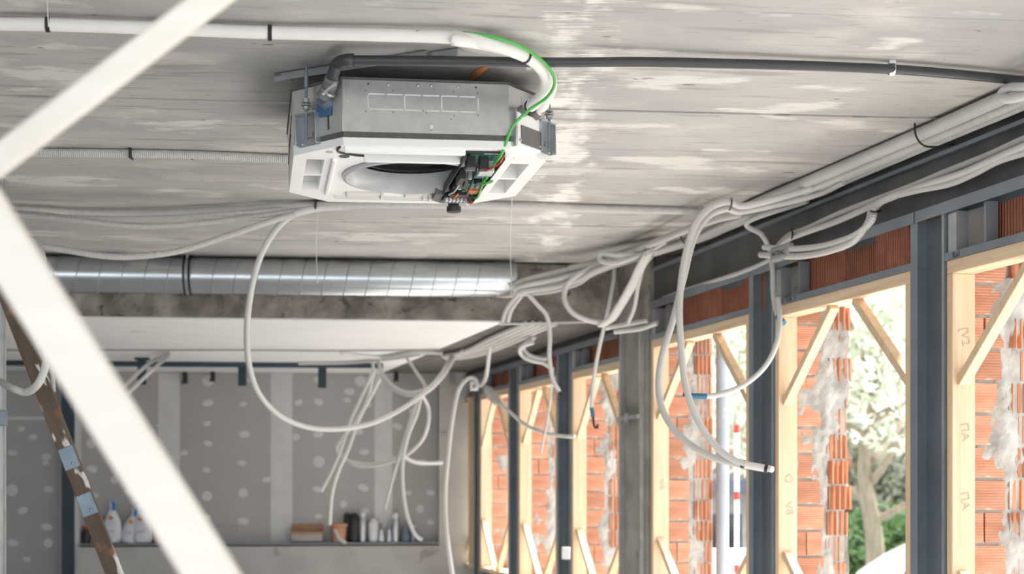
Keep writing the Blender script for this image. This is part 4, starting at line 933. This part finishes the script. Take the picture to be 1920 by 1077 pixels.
# stubs and hooks under the rear ceiling
for px, y0, y1, lab in ((266, 657, 722, 'dark steel stub hanging left under the rear ceiling'), (454, 668, 724, 'dark steel stub hanging behind the big conduit loop'), (604, 682, 728, 'dark steel stub hanging right of the big conduit loop')):
    Y = 11.4 if px < 300 else 12.0
    q0, q1 = P(px, y1, Y), P(px, y0, Y); zt = SLAB - .005
    o = empty('steel_stub', (q0.x, Y, q0.z), 0, lab, 'bracket', 'steel stubs under the rear ceiling')
    MB().bb(-.035, .035, -.003, .003, 0, zt - q0.z).build('web', M['steelblue'], o); MB().bb(-.035, -.03, 0, .04, 0, zt - q0.z).bb(.03, .035, 0, .04, 0, zt - q0.z).build('flange', M['stud'], o); MB().bb(-.055, .055, -.02, .05, zt - q0.z - .02, zt - q0.z).build('foot_plate', M['steelblue'], o)
for px, lab in ((347, 'black hook hanging from the rear rail right of the left stub'), (399, 'smaller black hook on the rear rail left of the big loop'), (743, 'black hook above the tied rear conduits')):
    q = P(px, 720 if px == 347 else 716, 12.9); o = empty('hook', q, 0, lab, 'hook', 'hooks on the rear rail')
    MB().bb(-.02, .02, -.01, .01, 0, (SLAB - q.z) if px == 743 else .11).build('shank', M['tie'], o, bevel=.003); MB().bb(-.025, .025, -.04, .0, 0, .02).build('lip', M['tie'], o, bevel=.003)

# ---------------------------------------------------------------- things on the ledge
LZ = bl(500, 1016)[1]
def ledge(px, d=-.075):
    x = bl(px, 1016)[0]; return cross(0, BU) + Matrix.Rotation(CR, 3, 'Z') @ Vector((x, d, 0)) + Vector((0, 0, LZ + .001))
PXM = 13.1 / FPX
def bag(px, w, h, lab, tilt=0):
    o = empty('plaster_sack', ledge(px), CR, lab, 'sack', 'white paper sacks on the ledge'); W_ = w * PXM / 2; H_ = h * PXM
    MB().lathe([(W_ * .82, 0), (W_ * .98, H_ * .06), (W_, H_ * .3), (W_ * .9, H_ * .5), (W_ * .62, H_ * .68), (W_ * .34, H_ * .8), (W_ * .26, H_ * .86), (W_ * .42, H_)], 18, sq=(1, .5)).build('sack_body', M['bag'], o)
    MB().lathe([(W_ * .38, H_ * .79), (W_ * .29, H_ * .86), (W_ * .46, H_ * 1.003), (W_ * .3, H_)], 8, (W_ * .1, -.004, 0), sq=(.62, .5)).build('blue_top', M['bagblue'], o)
    MB().lathe([(1e-4, -.004), (.022, 0), (1e-4, .004)], 10, (-W_ * .1, -W_ * .36, H_ * .62), Matrix.Rotation(R(70), 3, 'X')).build('print_mark', M['orange'], o)
    MB().bb(-W_ * .4, W_ * .3, -W_ * .52, -W_ * .5, H_ * .28, H_ * .3).build('print_line', M['tape'], o)
    return o
bag(214, 33, 74, 'slim white paper sack with blue twisted top on the ledge'); bag(243, 30, 62, 'slumped white sack half behind its fuller neighbour', 1).rotation_euler = (0, R(12), CR); bag(269, 40, 70, 'full white paper sack with blue top beside the pale timber')
def lat(nm, px, prof, m_, lab, cat, parts=(), d=-.075, sq=(1, 1)):
    o = empty(nm, ledge(px, d), CR, lab, cat); MB().lathe([(r * PXM, z * PXM) for r, z in prof], 20, sq=sq).build('body', M[m_], o)
    for pn, pp, pm in parts: MB().lathe([(r * PXM, z * PXM) for r, z in pp], 16).build(pn, M[pm], o)
    return o
lat('clay_pot', 302, [(9, 0), (11, 30), (12, 44), (10, 44), (9, 10)], 'terra', 'brown-red pot half hidden behind the pale timber', 'pot')
lat('dark_tin', 196, [(10, 0), (10, 44), (8, 46), (8, 48)], 'bluegrey', 'dark tin behind the leaning brown board on the ledge', 'tin', [('lid', [(10.6, 44), (10.6, 47), (2, 48)], 'foam2')], -.04)
lat('dark_jar', 164, [(7, 0), (8, 12), (6, 22), (5, 26)], 'black', 'small dark jar at the left end of the ledge', 'jar', [('lid', [(5.5, 25), (5.5, 30), (1, 30)], 'red')], -.05)
o = empty('ledge_hook', P(157, 1045, 12.85), CR, 'black hook hanging off the left end of the ledge', 'hook'); MB().tube(spline([(0, 0, .18), (0, 0, .02), (.02, 0, -.04), (.05, 0, .0), (.05, 0, .14)], 5), .011, 8).build('wire', M['tie'], o)
o = empty('cardboard_box', ledge(577), CR, 'open brown cardboard box with grey front panel on the ledge', 'box')
w, h, g_ = 29 * PXM, 33 * PXM, .05
MB().bb(-w, w, .06, .066, 0, h).build('back_panel', M['card'], o); MB().bb(-w, w, -g_, -g_ + .006, 0, h * .48).build('front_panel', M['boxgrey'], o); MB().bb(-w, -w + .006, -g_, .06, 0, h * .8).build('side_panel', M['card'], o); MB().bb(w - .006, w, -g_, .06, 0, h * .8).build('side_panel', M['card'], o); MB().bb(-w, w, -g_, .06, 0, .006).build('base', M['card'], o); MB().bb(-w, w, -g_ - .006, -g_, h * .42, h * .56).build('front_flap', M['card'], o)
o = lat('salmon_tub', 636, [(12.5, 0), (14, 27), (16, 28), (16, 33), (14, 33), (12, 4)], 'terra', 'salmon coloured tub with rolled rim next to the cardboard box', 'tub', [('rim', [(15.2, 27), (16.6, 28), (16.8, 32), (15.5, 33.5), (14, 33)], 'terra')])
conduit('left_conduit', 'short white conduit stub drooping over the front of the salmon tub', [P(628, 995, 12.8), P(632, 1003, 12.75), P(638, 1012, 12.7), P(648, 1019, 12.68)], .016, 'condw')
MBK = [('black_canister', 651, [(6, 0), (6, 48), (5, 51), (3, 52)], 'black', 'tall narrow black canister behind the salmon tub', 'canister', [('cap', [(4, 51), (4, 54), (1, 54)], 'bluegrey')], -.03),
       ('black_canister', 664, [(11, 0), (11.5, 38), (9, 46), (5, 49)], 'black', 'wide black canister in the middle of the ledge', 'canister', [('cap', [(6, 47), (6, 52), (2, 53)], 'black')], -.06),
       ('spray_bottle', 680, [(7, 0), (8, 30), (6, 42), (4, 46), (4, 50)], 'steel', 'grey spray bottle with pale nozzle beside the wide black canister', 'bottle', [('nozzle', [(5, 46), (6, 51), (3, 55)], 'whiteplastic')], -.08),
       ('white_bottle', 700, [(8, 0), (9, 8), (9, 34), (7, 38), (4, 40)], 'whiteplastic', 'plain white cylindrical bottle right of the spray bottle', 'bottle', [('cap', [(4.5, 39), (4.5, 42), (1, 43)], 'whiteplastic')], -.08),
       ('small_bottle', 715, [(5, 0), (5.5, 10), (2.5, 16), (2, 24)], 'whiteplastic', 'tiny white bottle with dark neck between larger bottles', 'bottle', [('cap', [(2.3, 22), (2.3, 33), (1, 34)], 'foam2')], -.1),
       ('grey_jar', 729, [(6, 0), (6, 16), (4, 22), (4, 24)], 'steel', 'squat grey jar left of the tall silver flask', 'jar', [('lid', [(4.6, 23), (4.6, 27), (1, 27)], 'tape')], -.08),
       ('silver_flask', 741, [(7.5, 0), (8, 30), (6, 40), (5, 43)], 'steel', 'tall silver flask with bright dome cap', 'flask', [('cap', [(6, 42), (6.5, 48), (4, 53), (1, 54)], 'whiteplastic')], -.08),
       ('grey_funnel_jar', 760, [(9, 0), (9, 8), (5, 26), (3, 34)], 'bluegrey', 'dark cone shaped jar at the right end of the row', 'jar', [('cap', [(3.4, 33), (3.4, 37), (1, 38)], 'tape')], -.07),
       ('pale_jar', 774, [(6, 0), (6, 12), (5, 18), (3, 26)], 'plate', 'last pale blue jar beside the hanging conduit end', 'jar', [('cap', [(6, 26), (6, 29), (1, 30)], 'whiteplastic')], -.05)]
for t in MBK: lat(*t)
o = empty('wire_handle', P(422, 992, 12.95), CR, 'faint grey wire handle on the plasterboard above the ledge', 'handle')
MB().tube(spline([(-.11, 0, -.03), (-.11, -.02, .01), (-.08, -.02, .03), (.08, -.02, .03), (.11, -.02, .01), (.11, 0, -.03)], 5), .004, 6).build('wire', M['tape'], o)

# ---------------------------------------------------------------- pale foreground timbers (close to the lens)
def timber(a, b2, w, d, lab):
    a, b2 = Vector(a), Vector(b2); v = (b2 - a); L = v.length
    o = empty('timber_brace', a, 0, lab, 'timber', 'pale timbers close to the camera')
    MB().bar(Vector((0, 0, 0)), v, d, w, (0, 1, 0)) .build('beam', M['palewood'], o, bevel=.004)
    mb = MB()
    return o
def bar_timber(a, b2, w, d, lab, roll=0):
    a, b2 = Vector(a), Vector(b2); v = b2 - a
    o = empty('timber_brace', a, 0, lab, 'timber', 'pale timbers close to the camera')
    up = Vector((0, math.cos(roll), math.sin(roll)))
    MB().bar(Vector(), v, w, d, up).build('beam', M['palewood'], o, bevel=.006)
    n = v.cross(Vector((0, 1, 0))).normalized()
    for t in (): MB().tube([v * t - Vector((0, d / 2 + .002, 0)), v * t - Vector((0, d / 2 - .006, 0))], .004, 8).build('nail', M['foam2'], o)
    return o
YT = 2.05
def T(px, py, Y=YT): return P(px, py, Y)
k1 = T(-70, 352, YT); dirT = (T(393, 0) - T(-2, 300)); top = T(-70, 352) + dirT * ((CEIL - T(-70, 352).z) / dirT.z)
k0 = k1 + dirT * ((FLOOR - k1.z) / dirT.z)
bar_timber(k0, top, .041, .04, 'pale timber rising from left to the ceiling, very close to the camera', R(20))
dir2 = (T(395, 1077, 1.75) - T(5, 455, 1.75)); s2 = T(-40, 383, 1.75); e2_ = s2 + dir2 * ((FLOOR - s2.z) / dir2.z)
s3 = s2 + dir2 * ((CEIL - s2.z) / dir2.z)
bar_timber(e2_, s3, .063, .05, 'pale timber slanting down to the right, very close to the camera', R(-14))

# ---------------------------------------------------------------- outside
gz = -2.3
o = MB().prism([(3.4, -12), (60, -12), (60, 80), (-30, 80), (-30, 15), (.0, 15)], gz - .2, gz).build('ground_outside', M['asphalt']); tag(o, 'pale gravel ground outside the windows', 'ground', kind='structure')
def leaves(mb, c, rad, n, size):
    for _ in range(n):
        d = Vector((random.gauss(0, 1), random.gauss(0, 1), random.gauss(0, 1))).normalized() * random.random() ** .5
        p = Vector(c) + Vector((d.x * rad[0], d.y * rad[1], d.z * rad[2])); s_ = size * random.uniform(.6, 1.4)
        a = Vector((random.uniform(-1, 1), random.uniform(-1, 1), random.uniform(-1, 1))).normalized() * s_; b_ = a.orthogonal().normalized() * s_ * .5
        b = len(mb.v); mb.v += [p - a, p + b_, p + a, p - b_]; mb.f.append((b, b + 1, b + 2, b + 3))
def tree(loc_, h, crown, n, lab, m_='leaf', size=.10, trunk=.22, name='tree', bare=False):
    o = empty(name, (loc_[0], loc_[1], gz), 0, lab, 'tree' if name == 'tree' else 'hedge', 'greenery outside')
    tr = MB(); tr.tube(spline([(0, 0, 0), (.05, .05, h * .22), (-.12, 0, h * .42), (.1, 0, h * .65)], 5), [trunk * (1 - .045 * k) for k in range(16)], 10)
    lf = MB()
    for k in range(9):
        a = k * 2.4; z0 = h * (.28 + .05 * k); e = Vector((math.cos(a) * crown * .8, math.sin(a) * crown * .8, z0 + h * .22))
        tr.tube(spline([(0, 0, z0), e * .5 + Vector((0, 0, z0 * .45)), e], 5), [trunk * .38 * (1 - .085 * q) for q in range(11)], 7)
        leaves(lf, e, (crown * .55, crown * .55, crown * .42), n // 9, size)
    leaves(lf, (0, 0, h * .8), (crown * .8, crown * .8, crown * .6), n // 3, size)
    tr.build('trunk', M['bark'], o); f = lf.build('foliage', M[m_], o, smooth=False); f['kind'] = 'stuff'
    return o
tree((5.2, 20, 0), 6.0, 2.6, 9000, 'pale olive green tree outside the second window', size=.085, trunk=.17)
tree((9.4, 31, 0), 10, 4.2, 14000, 'larger pale tree farther behind the olive tree', size=.15, trunk=.3)
tree((7.6, 40, 0), 9.5, 3.6, 9000, 'loose pale tree far behind the parked car', size=.16)
hb = empty('hedge', (8.6, 33, gz), 0, 'tall pale bushes behind the dark hedge', 'hedge', 'greenery outside'); lf = MB(); leaves(lf, (0, 0, 2.0), (3.6, 1.2, 2.0), 9000, .13); f = lf.build('foliage', M['leaf'], hb, smooth=False); f['kind'] = 'stuff'
MB().tube([(-2, 0, 0), (-2, 0, 1.5)], .06, 8).tube([(0, 0, 0), (0, 0, 1.5)], .06, 8).tube([(2, 0, 0), (2, 0, 1.5)], .06, 8).build('stem', M['bark'], hb)
hd = empty('hedge', (7.2, 25, gz), 0, 'low dark green hedge beneath the outside trees', 'hedge', 'greenery outside'); lf = MB(); leaves(lf, (0, 0, .9), (2.4, .7, 1.0), 3200, .10); f = lf.build('foliage', M['hedge'], hd, smooth=False); f['kind'] = 'stuff'
MB().tube([(-1.6, 0, 0), (-1.6, 0, .8)], .05, 8).tube([(0, 0, 0), (0, 0, .8)], .05, 8).tube([(1.6, 0, 0), (1.6, 0, .8)], .05, 8).build('stem', M['bark'], hd)
# parked white car
cr = empty('parked_car', (7.30, 18.2, gz), R(184), 'white parked car outside under the olive tree', 'car')
side = [(-.95, .35), (-.95, .8), (-.90, 1.0), (-.55, 1.08), (-.1, 1.5), (.2, 1.58), (1.6, 1.58), (2.2, 1.3), (2.6, 1.05), (2.7, .8), (2.7, .35)]
mx = Matrix.Rotation(R(90), 4, 'X')
MB().prism(side, -.8, .8, mx).build('body', M['car'], cr, bevel=.06)
MB().prism([(-.2, 1.1), (.12, 1.48), (.7, 1.5), (.7, 1.1)], .79, .815, mx).prism([(.78, 1.1), (.78, 1.5), (1.5, 1.5), (1.95, 1.22), (1.95, 1.1)], .79, .815, mx).build('side_window', M['glass'], cr)
for x in (-.4, 2.1):
    for y in (-.78, .78):
        w_ = MB().tube([(x, y - .1, .32), (x, y + .1, .32)], .32, 20).build('wheel', M['black'], cr); MB().tube([(x, y - .105, .32), (x, y + .105, .32)], .18, 14).build('hub_cap', M['steel'], w_)
# house with tiled roof, seen past the third window
hs = empty('house', (4.6, 31, gz), R(-6), 'pale house with terracotta roof far outside the third window', 'house')
MB().bb(-2.6, 2.6, 0, 5, 0, 2.7).build('wall', M['house'], hs)
MB().prism([(-.4, 2.65), (2.5, 3.75), (5.4, 2.65), (5.4, 2.55), (-.4, 2.55)], -2.9, 2.9, Matrix(((0, 0, 1, 0), (1, 0, 0, 0), (0, 1, 0, 0), (0, 0, 0, 1)))).build('roof', M['roof'], hs)
for x in (-1.6, .2, 1.6):
    w_ = MB().bb(x - .4, x + .4, -.03, .02, .7, 1.6).build('window', M['house'], hs); MB().bb(x - .33, x + .33, -.04, -.03, .76, 1.54).build('pane', M['glass'], w_)
MB().bb(-2.6, 2.6, -1.1, 0, 2.0, 2.3).build('canopy', M['bluegrey'], hs)
o = empty('marker_pole', (1.685, 10.4, gz), 0, 'white pole with red bands outside the third window', 'pole')
z1 = (HY - 800) / FPX * 10.4 - gz
MB().tube([(0, 0, 0), (0, 0, z1)], .019, 12).build('shaft', M['whiteplastic'], o)
for z in (z1 - .05, z1 - .55, z1 - 1.1): MB().tube([(0, 0, z), (0, 0, z + .06)], .0205, 12).build('band', M['red'], o)
q = WP(8.36, .43, 0)
o = empty('downpipe', (q.x, q.y, gz), 0, 'mortar-flecked grey downpipe outside the brick reveal of the third window', 'pipe')
MB().tube([(0, 0, 0), (0, 0, 3.8)], .040, 16).build('pipe', M['downpipe'], o)
for z in (1.6, 3.0): MB().tube([(0, 0, z), (0, 0, z + .04)], .045, 16).build('pipe_collar', M['downpipe'], o)
o = tag(MB().bb(1.7, 2.75, 13.9, 14.1, gz, gz + 1.6).build('garden_wall', M['house']), 'low pale wall outside the third window', 'wall', kind='structure')
